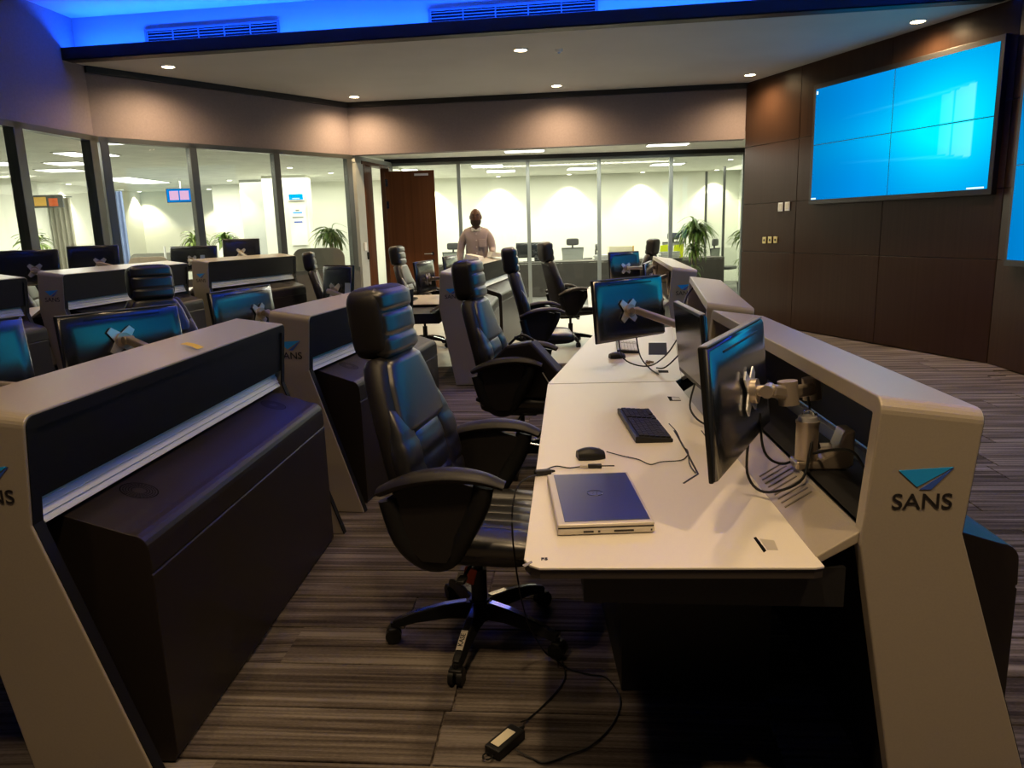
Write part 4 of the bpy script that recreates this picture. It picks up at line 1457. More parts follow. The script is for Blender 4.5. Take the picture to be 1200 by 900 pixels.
# keyboards and mice
def keyboard(c, ang, m_case, m_key, label, L=0.44, Wd=0.13):
    e = empty('keyboard', (c.x, c.y, 0.7315), ang)
    tag(e, label, 'keyboard')
    MB().prism([(-Wd / 2, 0), (Wd / 2, 0), (Wd / 2, 0.024), (-Wd / 2, 0.012)], L, axis='x', off=-L / 2).build('case', m_case, e, bevel=0.003)
    keys = MB()
    rows = 6
    for r in range(rows):
        y = -Wd / 2 + 0.014 + r * 0.0195
        z = 0.0135 + (y + Wd / 2) / Wd * 0.012
        x = -L / 2 + 0.012
        k = 0
        while x < L / 2 - 0.016:
            w_ = 0.0165
            if r == 0 and 3 <= k < 4:
                w_ = 0.10
            if not (0.262 < x + L / 2 < 0.272 or 0.335 < x + L / 2 < 0.345):
                keys.box((x + w_ / 2, y, z), (w_ - 0.002, 0.017, 0.008))
            x += w_ + 0.002
            k += 1
    o = keys.build('keys', m_key, e)
    o['kind'] = 'stuff'
    return e


ka, kb = at(741, 477, 0.75), at(769, 516, 0.75)
kd = (ka - kb)
keyboard((ka + kb) / 2, math.atan2(kd.y, kd.x), 'plastic', 'key', 'black keyboard on the near desk beyond the laptop', L=0.445, Wd=0.135)
ka, kb = at(738, 402, 0.75), at(733, 414, 0.75)
kd = (ka - kb)
k2 = keyboard((ka + kb) / 2 + Vector((0.01, 0.1, 0)), math.atan2(kd.y, kd.x) + 0.1, 'plastic', 'white', 'keyboard with pale keys under the blue backed monitor', L=0.40, Wd=0.13)
keyboard(Vector((-1.13, 8.55, 0)), 1.5, 'plastic', 'key', 'small black keyboard on the desk before the brown door', L=0.40)


def mouse(c, ang, label, m_='plastic'):
    e = empty('mouse', (c.x, c.y, 0.7315), ang)
    tag(e, label, 'mouse')
    rings = []
    for i in range(1, 12):
        t = i / 12
        x = -0.055 + 0.11 * t
        wd_ = 0.031 * math.sin(math.pi * (0.12 + 0.78 * t)) ** 0.5
        hh = 0.036 * math.sin(math.pi * min(1, 0.10 + 0.72 * t)) ** 0.7
        rings.append([Vector((x, wd_ * math.copysign(abs(math.cos(a)) ** 0.8, math.cos(a)), max(0.0, hh * math.sin(a)) + 0.001)) for a in [k * math.pi / 10 for k in range(11)]])
    MB().loft(rings).build('mouse_body', m_, e, smooth=True)
    MB().cyl((-0.028, -0.004, 0.022), (-0.028, 0.004, 0.022), 0.010, n=14).build('scroll_wheel', 'monitor_rim', e, smooth=True)
    return e


mp = at(692, 532, 0.745)
mouse(mp, math.pi + 0.15, 'black mouse between the laptop and the black keyboard')
mp2 = at(723, 417, 0.745)
mouse(mp2, math.pi + 0.2, 'black mouse beside the keyboard with pale keys')
mouse(at(770, 383, 0.745) + Vector((0, 0.05, 0)), 0.3, 'small dark mouse near the base of the long monitor arm')


def cable(name, pts, r, label, z=None, grp=None, m_='plastic', n=7):
    o = MB().tube(smooth_path(pts, 6), r, n=n).build(name, m_, smooth=True)
    tag(o, label, 'cable', grp)
    return o


def dz_(px, py, z=0.735):
    p = at(px, py, 0.73)
    return Vector((p.x, p.y, z))


cable('mouse_cable', [dz_(711, 532, 0.738), dz_(730, 536), dz_(748, 540), dz_(762, 546), dz_(775, 543), dz_(798, 541), dz_(806, 535)], 0.0018, 'thin cable running right from the near black mouse')
cable('keyboard_cable', [dz_(784, 500, 0.742), dz_(793, 508), dz_(800, 524), dz_(806, 530), dz_(808, 545), dz_(815, 556)], 0.0018, 'thin cable from the black keyboard to the desk flap')
cable('power_cable', [dz_(720, 550, 0.742), dz_(705, 550, 0.742), dz_(690, 549, 0.74), dz_(668, 550), dz_(652, 548), dz_(640, 552)], 0.0022, 'black charger lead lying behind the laptop')
cn = empty('cable_connector', dz_(636, 557, 0.7405), 0.2)
tag(cn, 'small black inline connector at the desk edge left of the laptop', 'connector')
MB().box((0, 0, 0), (0.055, 0.024, 0.016), bev=0.005).build('connector_body', 'plastic', cn)
MB().cyl((0.026, 0, 0), (0.040, 0, 0), 0.006, 0.003, n=10).build('strain_relief', 'plastic', cn, smooth=True)
plg = empty('cable_plug', dz_(697, 549, 0.739), 0.0)
tag(plg, 'small black plug lying behind the laptop hinge', 'connector')
MB().box((0, 0, 0), (0.045, 0.014, 0.012), bev=0.003).build('plug_body', 'plastic', plg)
MB().box((-0.035, 0, 0), (0.026, 0.010, 0.008), bev=0.002).build('plug_tip', 'silver', plg)
# charger lead falling off the desk, and the brick on the floor
g_ = lambda px, py, z=0.006: Vector((at(px, py, 0)[0], at(px, py, 0)[1], z))
cable('power_cable', [dz_(628, 560, 0.740), Vector((0.005, 2.16, 0.735)), Vector((-0.012, 2.12, 0.60)), Vector((0.02, 2.30, 0.25)), Vector((0.09, 2.42, 0.03)), g_(655, 770), g_(662, 795), g_(645, 820), g_(622, 842), g_(611, 852, 0.018)], 0.0028,
      'black charger lead dropping from the desk to the power brick')
cable('power_cable', [Vector((0.10, 2.46, 0.006)), g_(665, 785), g_(690, 792), g_(712, 797), g_(727, 822), g_(718, 850), g_(694, 875), g_(668, 886), g_(640, 896), g_(622, 890), g_(604, 884, 0.016)], 0.0028,
      'black mains lead curling right over the carpet from the power brick')
ba, bb = at(610, 853, 0.02), at(573, 884, 0.02)
bd = ba - bb
pbk = empty('power_brick', ((ba.x + bb.x) / 2, (ba.y + bb.y) / 2, 0.001), math.atan2(bd.y, bd.x))
tag(pbk, 'black laptop power brick with a cream label on the carpet', 'power adapter')
MB().box((0, 0, 0.016), (0.125, 0.056, 0.031), bev=0.005).build('brick_body', 'plastic', pbk)
MB().box((-0.005, 0.003, 0.0322), (0.080, 0.030, 0.0008)).build('label_sticker', 'label', pbk)
MB().cyl((0.060, 0, 0.016), (0.088, 0, 0.014), 0.011, 0.005, n=12).build('strain_relief', 'plastic', pbk, smooth=True)
MB().tube([(-0.066 - 0.016 * math.cos(a * 0.6) - 0.008, 0.004 + 0.014 * math.sin(a * 0.6), 0.012) for a in range(11)], 0.0028, n=6).build('cable_tie', 'plastic', pbk, smooth=True)

# cables in the near console and behind the monitors
Rw = lambda u, v, z: Vector(cw(R1, u, v, z))
cable('monitor_cable', [Vector((0.66, 2.04, 0.93)), Vector((0.66, 2.05, 0.80)), Vector((0.70, 2.02, 0.752)), Rw(-0.03, 0.34, 0.80), Rw(0.02, 0.42, 0.86), Rw(0.06, 0.50, 0.95)], 0.004, 'thick black cable looping under the nearest monitor')
cable('monitor_cable', [Vector((0.72, 2.14, 0.95)), Vector((0.73, 2.12, 0.84)), Rw(-0.03, 0.50, 0.80), Rw(0.03, 0.46, 0.84), Rw(0.08, 0.30, 0.90), Rw(0.10, 0.22, 0.86), Rw(0.12, 0.12, 0.83)], 0.004, 'thick black cable crossing the recess of the nearest console')
cable('monitor_cable', [Rw(0.06, 0.60, 1.02), Rw(0.05, 0.50, 0.92), Rw(0.06, 0.46, 0.86), Rw(0.10, 0.60, 0.82)], 0.004, 'short black cable hanging behind the arm joint')
cable('monitor_cable', [Vector((0.74, 3.0, 0.86)), Vector((0.70, 2.9, 0.78)), Vector((0.74, 2.78, 0.745)), Rw(-0.03, 1.05, 0.80)], 0.004, 'black cable drooping below the grey screened monitor')
cable('monitor_cable', [(0.58, 4.05, 0.92), (0.60, 3.98, 0.80), (0.72, 3.95, 0.76), (0.84, 4.05, 0.80), (0.93, 4.12, 0.90)], 0.004, 'black cable under the blue backed monitor')
cable('monitor_cable', [(0.68, 4.08, 0.92), (0.70, 4.05, 0.80), (0.74, 3.98, 0.742), (0.76, 3.85, 0.736)], 0.004, 'black cable dropping to the desk port of the middle desk')
cable('monitor_cable', [(0.90, 3.68, 0.98), (0.86, 3.78, 0.86), (0.80, 3.86, 0.77), (0.78, 4.0, 0.74)], 0.004, 'black cable hanging from the long monitor arm')
cable('monitor_cable', [cw(R2, 0.06, 1.85, 1.05), cw(R2, 0.0, 1.75, 0.98), cw(R2, -0.03, 1.55, 0.88), cw(R2, 0.03, 1.40, 0.82)], 0.008, 'thick cables by the arm before the farthest logo')
# crumpled wrappers on the desk
for (px, py, lb2) in ((761, 424, 'crumpled brown scrap on the middle desk by the cable slot'), (766, 389, 'crumpled pale scrap on the middle desk beyond the cable port')):
    p = at(px, py, 0.74)
    mb = MB()
    random.seed(int(px))
    for k in range(5):
        mb.pillow((random.uniform(-0.02, 0.02), random.uniform(-0.02, 0.02), 0.008), (random.uniform(0.018, 0.035), random.uniform(0.008, 0.016), 0.012), rot=Euler((random.uniform(-0.5, 0.5), random.uniform(-0.4, 0.4), random.uniform(0, 3))), nu=8, nv=6)
    o = mb.build('crumpled_scrap', 'brown_panel', loc=(p.x, p.y, 0.7325))
    tag(o, lb2, 'litter')
# yellow note on the near left console
yn = at(225, 405, 1.098)
nt_ = empty('sticky_note', (yn.x, yn.y, 1.098), -0.45)
tag(nt_, 'small yellow note stuck on the pinkish top of the nearest left console', 'note')
mb = MB()
rings = []
for i in range(7):
    t = i / 6
    rings.append([Vector((-0.045 + 0.09 * t, -0.016, 0.004 * math.sin(t * 3) - 0.002)), Vector((-0.045 + 0.09 * t, 0.016, 0.004 * math.sin(t * 3))), Vector((-0.045 + 0.09 * t, 0.016, 0.004 * math.sin(t * 3) + 0.0008)), Vector((-0.045 + 0.09 * t, -0.016, 0.004 * math.sin(t * 3) - 0.0012))])
mb.loft(rings).build('note_paper', 'note', nt_, rot=(0, 0.18, 0))

# black bag on the second chair
bg = empty('shoulder_bag', (0.13, 4.62, 0.50), -0.35)
tag(bg, 'flat black bag leaning on the seat of the second office chair', 'bag')
MB().prism([(-0.20, 0.0), (0.17, 0.0), (0.23, 0.16), (0.06, 0.34), (-0.10, 0.31), (-0.22, 0.20)], 0.12, axis='y', off=-0.20).build('bag_body', 'leather_back', bg, bevel=0.015)
MB().tube(smooth_path([(-0.12, -0.205, 0.20), (-0.11, -0.215, 0.205), (-0.09, -0.205, 0.20)], 3), 0.006, n=6).build('buckle', 'plate', bg, smooth=True)
MB().tube([(0.13, -0.206, 0.16), (0.20, -0.207, 0.05)], 0.004, n=6).build('zip_line', 'plate', bg, smooth=True)
MB().tube(smooth_path([(-0.10, -0.14, 0.31), (-0.02, -0.14, 0.37), (0.06, -0.14, 0.34)], 4), 0.008, n=6).build('bag_handle', 'plastic', bg, smooth=True)

# ================================================================== THE REAR OFFICE
YC = 16.6
def counter(x0, x1, y0, label, z=0.75, dep=0.75):
    e = empty('office_counter', ((x0 + x1) / 2, y0, 0))
    tag(e, label, 'desk', 'office desks behind the glass front')
    L = x1 - x0
    n = max(1, round(L / 1.6))
    for k in range(n):
        MB().box((-L / 2 + L * (k + 0.5) / n, 0.02, (z - 0.03) / 2), (L / n - 0.012, 0.03, z - 0.04), bev=0.003, seg=1).build('front_panel', 'grey_panel', e)
    MB().box((0, dep / 2, z - 0.015), (L, dep, 0.03), bev=0.003).build('worktop', 'grey_panel', e)
    for s in (-1, 1):
        MB().box((s * (L / 2 - 0.02), dep / 2 + 0.02, z / 2 - 0.02), (0.03, dep - 0.06, z - 0.04)).build('side_panel', 'white', e)
    return e


xx0, xx1 = aty(607, 310, YC).x, aty(715, 310, YC).x
counter(xx0, xx1, YC, 'long grey fronted counter behind the glass, left half')
xx2 = aty(868, 310, YC).x - 0.35
counter(xx1 + 0.05, xx2, YC, 'grey fronted counter behind the plant, right half')
counter(-1.9, xx0 - 0.35, YC, 'grey counter behind the man')


def mesh_chair(px, d, label, rz=0.0, h=1.22, group='mesh office chairs behind the counter'):
    p = aty(px, 290, d)
    e = empty('mesh_chair', (p.x, d, 0), rz)
    tag(e, label, 'chair', group)
    zb_ = h - 0.62
    fr = MB()
    fr.tube([(-0.22, 0, zb_), (-0.25, 0, zb_ + 0.40), (0.25, 0, zb_ + 0.40), (0.22, 0, zb_), (0.0, 0.0, zb_ - 0.03)], 0.016, n=8, closed=True)
    fr.cyl((0, 0.02, zb_ + 0.28), (0, 0.02, h - 0.14), 0.022, n=8)
    fr.build('back_frame', 'chair_grey', e, smooth=True)
    MB().prism([(-0.215, zb_), (0.215, zb_), (0.24, zb_ + 0.39), (-0.24, zb_ + 0.39)], 0.008, axis='y', off=-0.004).build('back_mesh', 'mesh', e)
    MB().pillow((0, 0, h - 0.08), (0.29, 0.06, 0.16), e=0.4, nu=20).build('headrest', 'chair_grey', e, smooth=True)
    MB().pillow((0, 0.24 if rz == 0 else -0.24, 0.47), (0.48, 0.46, 0.08), nu=20).build('seat', 'chair_grey', e, smooth=True)
    for s in (-1, 1):
        MB().tube([(s * 0.27, 0.25, 0.46), (s * 0.29, 0.22, 0.66), (s * 0.29, 0.12, 0.69), (s * 0.28, 0.34, 0.69)], 0.017, n=6).build('armrest', 'chair_grey', e, smooth=True)
    MB().cyl((0, 0.2, 0.1), (0, 0.2, 0.44), 0.025, n=10).build('post', 'chair_grey', e)
    b5 = MB()
    for k in range(5):
        a = k * 72 * D2R
        b5.cyl((0, 0.2, 0.1), (0.28 * math.cos(a), 0.2 + 0.28 * math.sin(a), 0.06), 0.018, n=6)
        b5.cyl((0.28 * math.cos(a), 0.2 + 0.28 * math.sin(a), 0.0), (0.28 * math.cos(a), 0.2 + 0.28 * math.sin(a), 0.06), 0.025, n=8)
    b5.build('star_base', 'chair_grey', e)
    return e


mesh_chair(671, 17.9, 'grey mesh chair with headrest behind the counter, right of centre', h=1.22)
mesh_chair(531, 17.9, 'grey mesh chair partly hidden by the man', h=1.20)
mesh_chair(838, 17.6, 'dark mesh chair just right of the big plant', rz=0.9, h=1.12)
mesh_chair(789, 18.1, 'dark chair back between the yellow folders', h=1.28)
mesh_chair(699, 19.0, 'mesh chair turned side on beside the central one', rz=1.4, h=1.05)


def bare_box(name, px0, px1, zb_, zt, d, th, m_, label, cat, group=None, rz=0.0, extra=None):
    a, b = aty(px0, 300, d), aty(px1, 300, d)
    e = empty(name, ((a.x + b.x) / 2, d, zb_), rz)
    tag(e, label, cat, group)
    w_ = abs(b.x - a.x)
    h = zt - zb_
    return e, w_, h


# monitor and phone on the counter
bp1 = aty(619, 295, 16.95)
e = monitor('monitor', (bp1.x - 0.27, 16.95), (bp1.x + 0.27, 16.98), 0.84, 1.17, (bp1.x, 18), 'grey backed monitor on the counter behind a glass post', 'office monitors', mount=False)
MB().box((0, 0.03, -0.04), (0.06, 0.03, 0.14)).box((0, 0.02, -0.082), (0.22, 0.16, 0.014)).build('stand', 'chair_grey', e)
ph, w_, h = bare_box('desk_phone', 626, 636, 0.765, 0.88, 16.85, 0.1, 'plastic', 'black desk phone beside the grey monitor on the counter', 'phone')
MB().prism([(-0.1, 0), (0.1, 0), (0.1, 0.10), (-0.1, 0.03)], 0.18, axis='x', off=-0.09).build('phone_base', 'plastic', ph, bevel=0.006)
MB().box((-0.05, 0.02, 0.09), (0.05, 0.19, 0.03), rot=Euler((0.35, 0, 0)), bev=0.01).build('handset', 'plastic', ph)
# paper stacks
def paper_stack(px, d, z, n, label, w_=0.32, dd=0.24):
    p = aty(px, 300, d)
    for k in range(n):
        e = empty('document_folder', (p.x + random.uniform(-0.02, 0.02), d + random.uniform(-0.02, 0.02), z + 0.001 + k * 0.036), random.uniform(-0.15, 0.15))
        tag(e, label + (', ' + (('topmost' if k == n - 1 else ('bottom one' if k == 0 else ('second from the bottom' if k == 1 else 'third from the bottom'))))), 'folder', 'stacked document folders')
        MB().box((0, 0, 0.003), (w_, dd, 0.003)).box((0, 0, 0.031), (w_, dd, 0.003)).box((-w_ / 2 + 0.002, 0, 0.017), (0.003, dd, 0.03)).build('cover', 'steel_light' if k % 2 else 'white', e)
        MB().box((0.004, 0, 0.017), (w_ - 0.02, dd - 0.012, 0.024)).build('pages', 'paper', e)
random.seed(3)
paper_stack(705, 16.9, 0.752, 3, 'white folder stacked left of the open carton')
paper_stack(784, 16.7, 0.752, 4, 'white document box stack below the yellow folders', w_=0.42, dd=0.3)
# open carton with orange edge
ec, w_, h = bare_box('open_carton', 714, 742, 0.755, 1.02, 17.0, 0.3, 'label', 'pale open carton with an orange edge on the counter', 'box')
MB().box((0, 0, 0.14), (w_, 0.012, 0.26)).box((0, 0.3, 0.14), (w_, 0.012, 0.26)).box((-w_ / 2, 0.15, 0.14), (0.012, 0.3, 0.26)).box((w_ / 2, 0.15, 0.14), (0.012, 0.3, 0.26)).box((0, 0.15, 0.006), (w_, 0.3, 0.01)).build('carton_walls', 'label', ec)
MB().box((w_ / 2, -0.008, 0.14), (0.03, 0.01, 0.28)).box((0, -0.008, 0.02), (w_, 0.006, 0.03)).build('orange_edging', 'orange', ec)
# yellow folders standing
for (px, lb2) in ((778, 'bright yellow folder standing left of the glass post'), (794, 'bright yellow folder standing right of the glass post')):
    p = aty(px, 300, 17.05)
    e = empty('yellow_folder', (p.x, 17.05, 0.752), 0.15)
    tag(e, lb2, 'folder', 'standing yellow folders')
    MB().prism([(-0.11, 0), (0.11, 0), (0.13, 0.29), (-0.09, 0.27)], 0.012, axis='y', off=-0.03).build('front_cover', 'hi_yellow', e)
    MB().prism([(-0.11, 0), (0.11, 0), (0.12, 0.26), (-0.10, 0.26)], 0.03, axis='y', off=-0.016).build('pages', 'paper', e)
# leather chair seen before the counter
p = aty(757, 310, 12.0)
c5 = copy_tree(chair0)
for ch in list(c5.children):
    if ch.name.split('.')[0] in ('warning_tag', 'white_tag', 'sticker'):
        for g2_ in list(ch.children):
            bpy.data.objects.remove(g2_)
        bpy.data.objects.remove(ch)
c5.location = (1.95, 11.9, 0)
c5.rotation_euler = (0, 0, 2.6)
c5.scale = (0.97, 0.97, 0.97)
tag(c5, 'black chair turned away beyond the farthest console', 'chair', 'chairs near the glass front')


# plants
def plant(loc, h, spread, nl, label, m_='leaf', droop=1.0, tiers=((1.0, 1.0),), trunk=0.02, seed=1, pot_h=0.35, lw=0.032, indiv=True, minz=0.3, group='office plants'):
    random.seed(seed)
    e = empty('potted_plant', loc)
    tag(e, label, 'plant', group)
    P = MB()
    P.cyl((0, 0, 0.0), (0, 0, pot_h), 0.13, 0.17, n=20)
    P.build('pot', 'pot', e, smooth=True)
    MB().cyl((0, 0, pot_h - 0.02), (0, 0, pot_h + 0.004), 0.155, n=20).build('soil', 'stem', e)
    for s in range(3):
        a = s * 2.1
        MB().tube(smooth_path([(0.04 * math.cos(a), 0.04 * math.sin(a), pot_h), (0.05 * math.cos(a + 1), 0.05 * math.sin(a + 1), pot_h + (h - pot_h) * 0.5), (0.03 * math.cos(a), 0.03 * math.sin(a), h * 0.93)], 4), trunk * 0.6, n=7).build('stem', 'stem', e, smooth=True)
    protos = []
    for q in range(4):
        L = spread * random.uniform(0.85, 1.1)
        rings = []
        K = 9
        up = random.uniform(0.35, 0.8) * L
        for i in range(K + 1):
            t = i / K
            x = L * (t ** 0.8) * 0.75
            z = up * math.sin(min(t * 2.2, math.pi * 0.5)) * 0.6 - droop * L * 0.95 * max(0, t - 0.25) ** 1.6
            w_ = lw * math.sin(math.pi * (0.06 + 0.92 * t)) ** 0.7
            rings.append([Vector((x, -w_, z + 0.006)), Vector((x, 0, z)), Vector((x, w_, z + 0.006)), Vector((x, 0, z - 0.002))])
        b = MB().loft(rings)
        bmesh.ops.recalc_face_normals(b.b, faces=b.b.faces)
        me = bpy.data.meshes.new('leaf')
        b.b.to_mesh(me)
        b.b.free()
        me.materials.append(M[m_ if q % 3 else 'leaf2'])
        me.polygons.foreach_set('use_smooth', [True] * len(me.polygons))
        protos.append(me)
    for (tz_, ts) in tiers:
        for k in range(int(nl * ts)):
            o = bpy.data.objects.new('leaf', protos[k % 4])
            C.objects.link(o)
            o.parent = e
            s_ = ts * random.uniform(0.75, 1.1)
            o.location = (random.uniform(-0.04, 0.04), random.uniform(-0.04, 0.04), h * tz_ + random.uniform(-0.10, 0.05) * spread * 2)
            o.rotation_euler = (random.uniform(-0.2, 0.2), random.uniform(-0.75, 0.35), k * 2.39996 + random.uniform(-0.3, 0.3))
            o.scale = (s_, s_, s_)
    return e


pp3 = aty(814, 300, 15.0)
plant((pp3.x, 15.0, 0), 1.27, 0.52, 100, 'big drooping two tiered plant behind the farthest console', tiers=((1.0, 1.0), (0.72, 0.62), (0.45, 0.4)), seed=5, droop=1.15)
pp4 = aty(869, 300, 14.6)
plant((pp4.x + 0.1, 14.6, 0), 1.15, 0.45, 70, 'tall plant half hidden by the end of the veneer wall', tiers=((1.0, 1.0), (0.62, 0.7), (0.3, 0.5)), seed=8)
pp5 = aty(392, 300, 13.4)
plant((pp5.x + 0.0, 13.2, 0), 1.42, 0.42, 70, 'bushy plant behind the glass beside the door', seed=9, droop=1.0)
pp6 = aty(231, 300, 14.5)
plant((pp6.x, 14.5, 0), 1.40, 0.40, 60, 'plant top between two rear row monitors', seed=10, m_='leaf2', droop=0.7)
pp7 = aty(266, 300, 15.0)
plant((pp7.x, 15.0, 0), 1.40, 0.36, 55, 'leafy plant just left of the grey sheened monitor', seed=11, droop=0.8)
pp8 = aty(43, 300, 11.0)
plant((pp8.x, 11.0, 0), 1.45, 0.36, 40, 'pale green plant above the leftmost monitor', seed=12, m_='leaf2', droop=0.5)


# office ceiling lights
def ceil_panel(px, py, w_, d_, label, z=ZO, grp='office ceiling light panels'):
    p = at(px, py, z)
    e = empty('light_panel', (p.x, p.y, z - 0.002), 0.0)
    tag(e, label, 'ceiling light', grp)
    MB().box((0, 0, -0.006), (w_ + 0.06, d_ + 0.06, 0.012)).build('panel_frame', 'white', e)
    MB().box((0, 0, -0.014), (w_, d_, 0.006)).build('diffuser', 'panel_light', e)
    return e


for (px, py, w_, d_, lb2) in ((87, 180, 0.30, 0.55, 'office ceiling panel, highest of the stacked three by the corner post'),
                             (81, 191, 0.55, 0.5, 'office ceiling panel, middle of the stacked three'),
                             (71, 199, 0.62, 0.5, 'office ceiling panel, lowest of the stacked three'),
                             (3, 191, 0.35, 0.5, 'office ceiling panel at the left picture edge'),
                             (129, 167, 0.34, 0.20, 'small office ceiling panel right of the corner post, uppermost'),
                             (121, 180, 0.22, 0.5, 'office ceiling panel right of the corner post'),
                             (156, 211, 0.75, 1.9, 'large bright office ceiling panel above the hanging screen'),
                             (571, 194, 0.62, 0.6, 'ceiling panel in the rear office above the man, nearer'),
                             (587, 200, 0.62, 0.6, 'ceiling panel in the rear office above the man, farther'),
                             (682, 197, 0.62, 0.6, 'ceiling panel in the rear office above the mesh chair'),
                             (782, 192, 0.66, 0.5, 'ceiling panel in the rear office above the yellow folders'),
                             (475, 199, 0.5, 0.5, 'ceiling panel in the rear office above the door leaf')):
    ceil_panel(px, py, w_, d_, lb2)
for i, (px, py, y_) in enumerate(((503, 209, 19.3), (584, 209, 19.3), (667, 207, 19.3), (753, 205, 19.3), (840, 202, 19.3), (856, 191, 16.2), (163, 222, 21.1), (245, 224, 20.9), (80, 214, 17.6), (269, 213, 17.9), (340, 201, 15.0), (388, 208, 16.6))):
    p = aty(px, py, y_)
    e = empty('office_downlight', (p.x, y_, ZO - 0.001))
    tag(e, ('downlight washing the rear office wall, %s' % ('first from the door leaf', 'second, above the man', 'third, above the mesh chair', 'fourth, above the carton', 'fifth, above the plant')[i]) if i < 5 else
        ('downlight near the right end of the rear office', 'downlight on the left office rear wall', 'downlight behind the hanging office screen', 'downlight over the sliding screen of the left office', 'downlight beside the white pier', 'downlight above the cyan exit light', 'downlight above the bushy plant')[i - 5], 'ceiling light', 'office downlights')
    MB().cyl((0, 0, -0.012), (0, 0, 0), 0.07, n=16).build('ring', 'white', e)
    MB().cyl((0, 0, -0.016), (0, 0, -0.012), 0.05, n=16).build('lamp_lens', 'lamp_white', e)
    if i not in (5,):
        light('SPOT', 'office_downlight_lamp', (p.x, y_, ZO - 0.04), 130, (1, 0.93, 0.68), spot=100, blend=0.5, radius=0.03)

# ================================================================== THE LEFT OFFICE
# hanging screen
p = aty(212, 229, 17.0)
tv = empty('hanging_screen', (p.x, 17.0, p.z), 0.06)
tag(tv, 'blue framed hanging screen showing two pink pictures in the left office', 'display')
MB().box((0, 0, 0), (0.60, 0.05, 0.30), bev=0.006).build('screen_case', 'plastic', tv)
MB().box((0, -0.027, 0), (0.57, 0.004, 0.27)).build('screen', 'tv_blue', tv)
for s in (-0.135, 0.085):
    MB().box((s, -0.031, 0.0), (0.19, 0.003, 0.19)).build('picture', 'pink_glow', tv)
MB().cyl((0, 0.02, 0.14), (0, 0.02, ZO - p.z), 0.015, n=8).build('drop_rod', 'white', tv)
# red sign reflection source: small lit sign on the sliding screen
p = aty(56, 236, 16.5)
rs_ = empty('lit_sign', (p.x, 16.5, p.z), 0.1)
tag(rs_, 'small orange and red lit sign in the left office', 'sign')
MB().box((0, 0, 0), (0.62, 0.05, 0.26)).build('sign_case', 'chair_grey', rs_)
MB().box((-0.14, -0.027, 0), (0.24, 0.004, 0.18)).build('sign_face', 'orange', rs_)
MB().box((0.12, -0.027, -0.02), (0.18, 0.004, 0.16)).build('sign_face', 'red_glow', rs_)
# curtains
def curtain(px0, px1, d, z0_, z1_, m_, label, folds=7):
    a, b = aty(px0, 250, d), aty(px1, 250, d)
    e = empty('curtain', ((a.x + b.x) / 2, d, 0), 0.0)
    tag(e, label, 'curtain')
    w_ = b.x - a.x
    rings = []
    N = folds * 6
    mb = MB()
    for i in range(N + 1):
        x = -w_ / 2 + w_ * i / N
        y = 0.035 * math.sin(i / 6 * 2 * math.pi)
        rings.append([Vector((x, y, z0_)), Vector((x, y, z1_)), Vector((x, y + 0.008, z1_)), Vector((x, y + 0.008, z0_))])
    mb.loft(rings).build('curtain_cloth', m_, e, smooth=True)
    MB().cyl((-w_ / 2 - 0.05, 0, z1_ + 0.02), (w_ / 2 + 0.05, 0, z1_ + 0.02), 0.015, n=8).build('curtain_rail', 'steel_light', e)
    return e


curtain(44, 84, 17.0, 0.02, 2.42, 'curtain', 'grey curtain or sliding screen behind the leftmost plant')
curtain(127, 146, 18.2, 0.02, 2.6, 'blue_curtain', 'blue grey curtain seen right of the corner post', folds=4)
# exit light and printed notices on the column
p = aty(347, 231, 17.03)
ex = empty('exit_light', (p.x, 17.03, p.z), 0.05)
tag(ex, 'cyan glowing light box high on the white column', 'sign')
MB().box((0, 0.0, 0), (0.36, 0.05, 0.16), bev=0.02).build('light_housing', 'white', ex)
MB().box((0, -0.027, 0.005), (0.30, 0.006, 0.12), bev=0.002, seg=1).build('light_face', 'cyan_glow', ex)
MB().box((0, -0.032, -0.03), (0.16, 0.003, 0.02)).build('light_legend', 'white_glow', ex)
p = aty(350, 264, 17.03)
ntc = empty('wall_notice', (p.x, 17.03, p.z), 0.05)
tag(ntc, 'printed white notice with blue lines on the white column', 'notice')
MB().box((0, 0, 0), (0.36, 0.006, 0.86)).build('notice_sheet', 'paper', ntc)
for z_, w_, m_ in ((0.27, 0.20, 'cyan'), (0.17, 0.24, 'steel_light'), (0.07, 0.18, 'navy'), (0.32, 0.08, 'steel_light')):
    MB().box((0.0, -0.004, z_), (w_, 0.002, 0.03)).build('text_line', m_, ntc)


# desk partitions
def partition(px0, px1, d, z0_, z1_, m_, label, rz=0.0, r=0.14):
    a, b = aty(px0, 290, d), aty(px1, 290, d)
    e = empty('desk_partition', ((a.x + b.x) / 2, d, 0), rz)
    tag(e, label, 'partition', 'desk partitions of the left office')
    w_ = b.x - a.x
    poly = [(-w_ / 2, z0_), (w_ / 2, z0_)]
    for k in range(7):
        t = math.pi / 2 * k / 6
        poly.append((w_ / 2 - r + r * math.cos(t), z1_ - r + r * math.sin(t)))
    for k in range(7):
        t = math.pi / 2 * k / 6
        poly.append((-w_ / 2 + r - r * math.sin(t), z1_ - r + r * math.cos(t)))
    MB().prism(poly, 0.03, axis='y', off=-0.015).build('panel', m_, e, bevel=0.004)
    for s in (-1, 1):
        MB().box((s * (w_ / 2 - 0.08), 0, z0_ / 2), (0.04, 0.04, z0_)).build('leg', 'white', e)
    return e


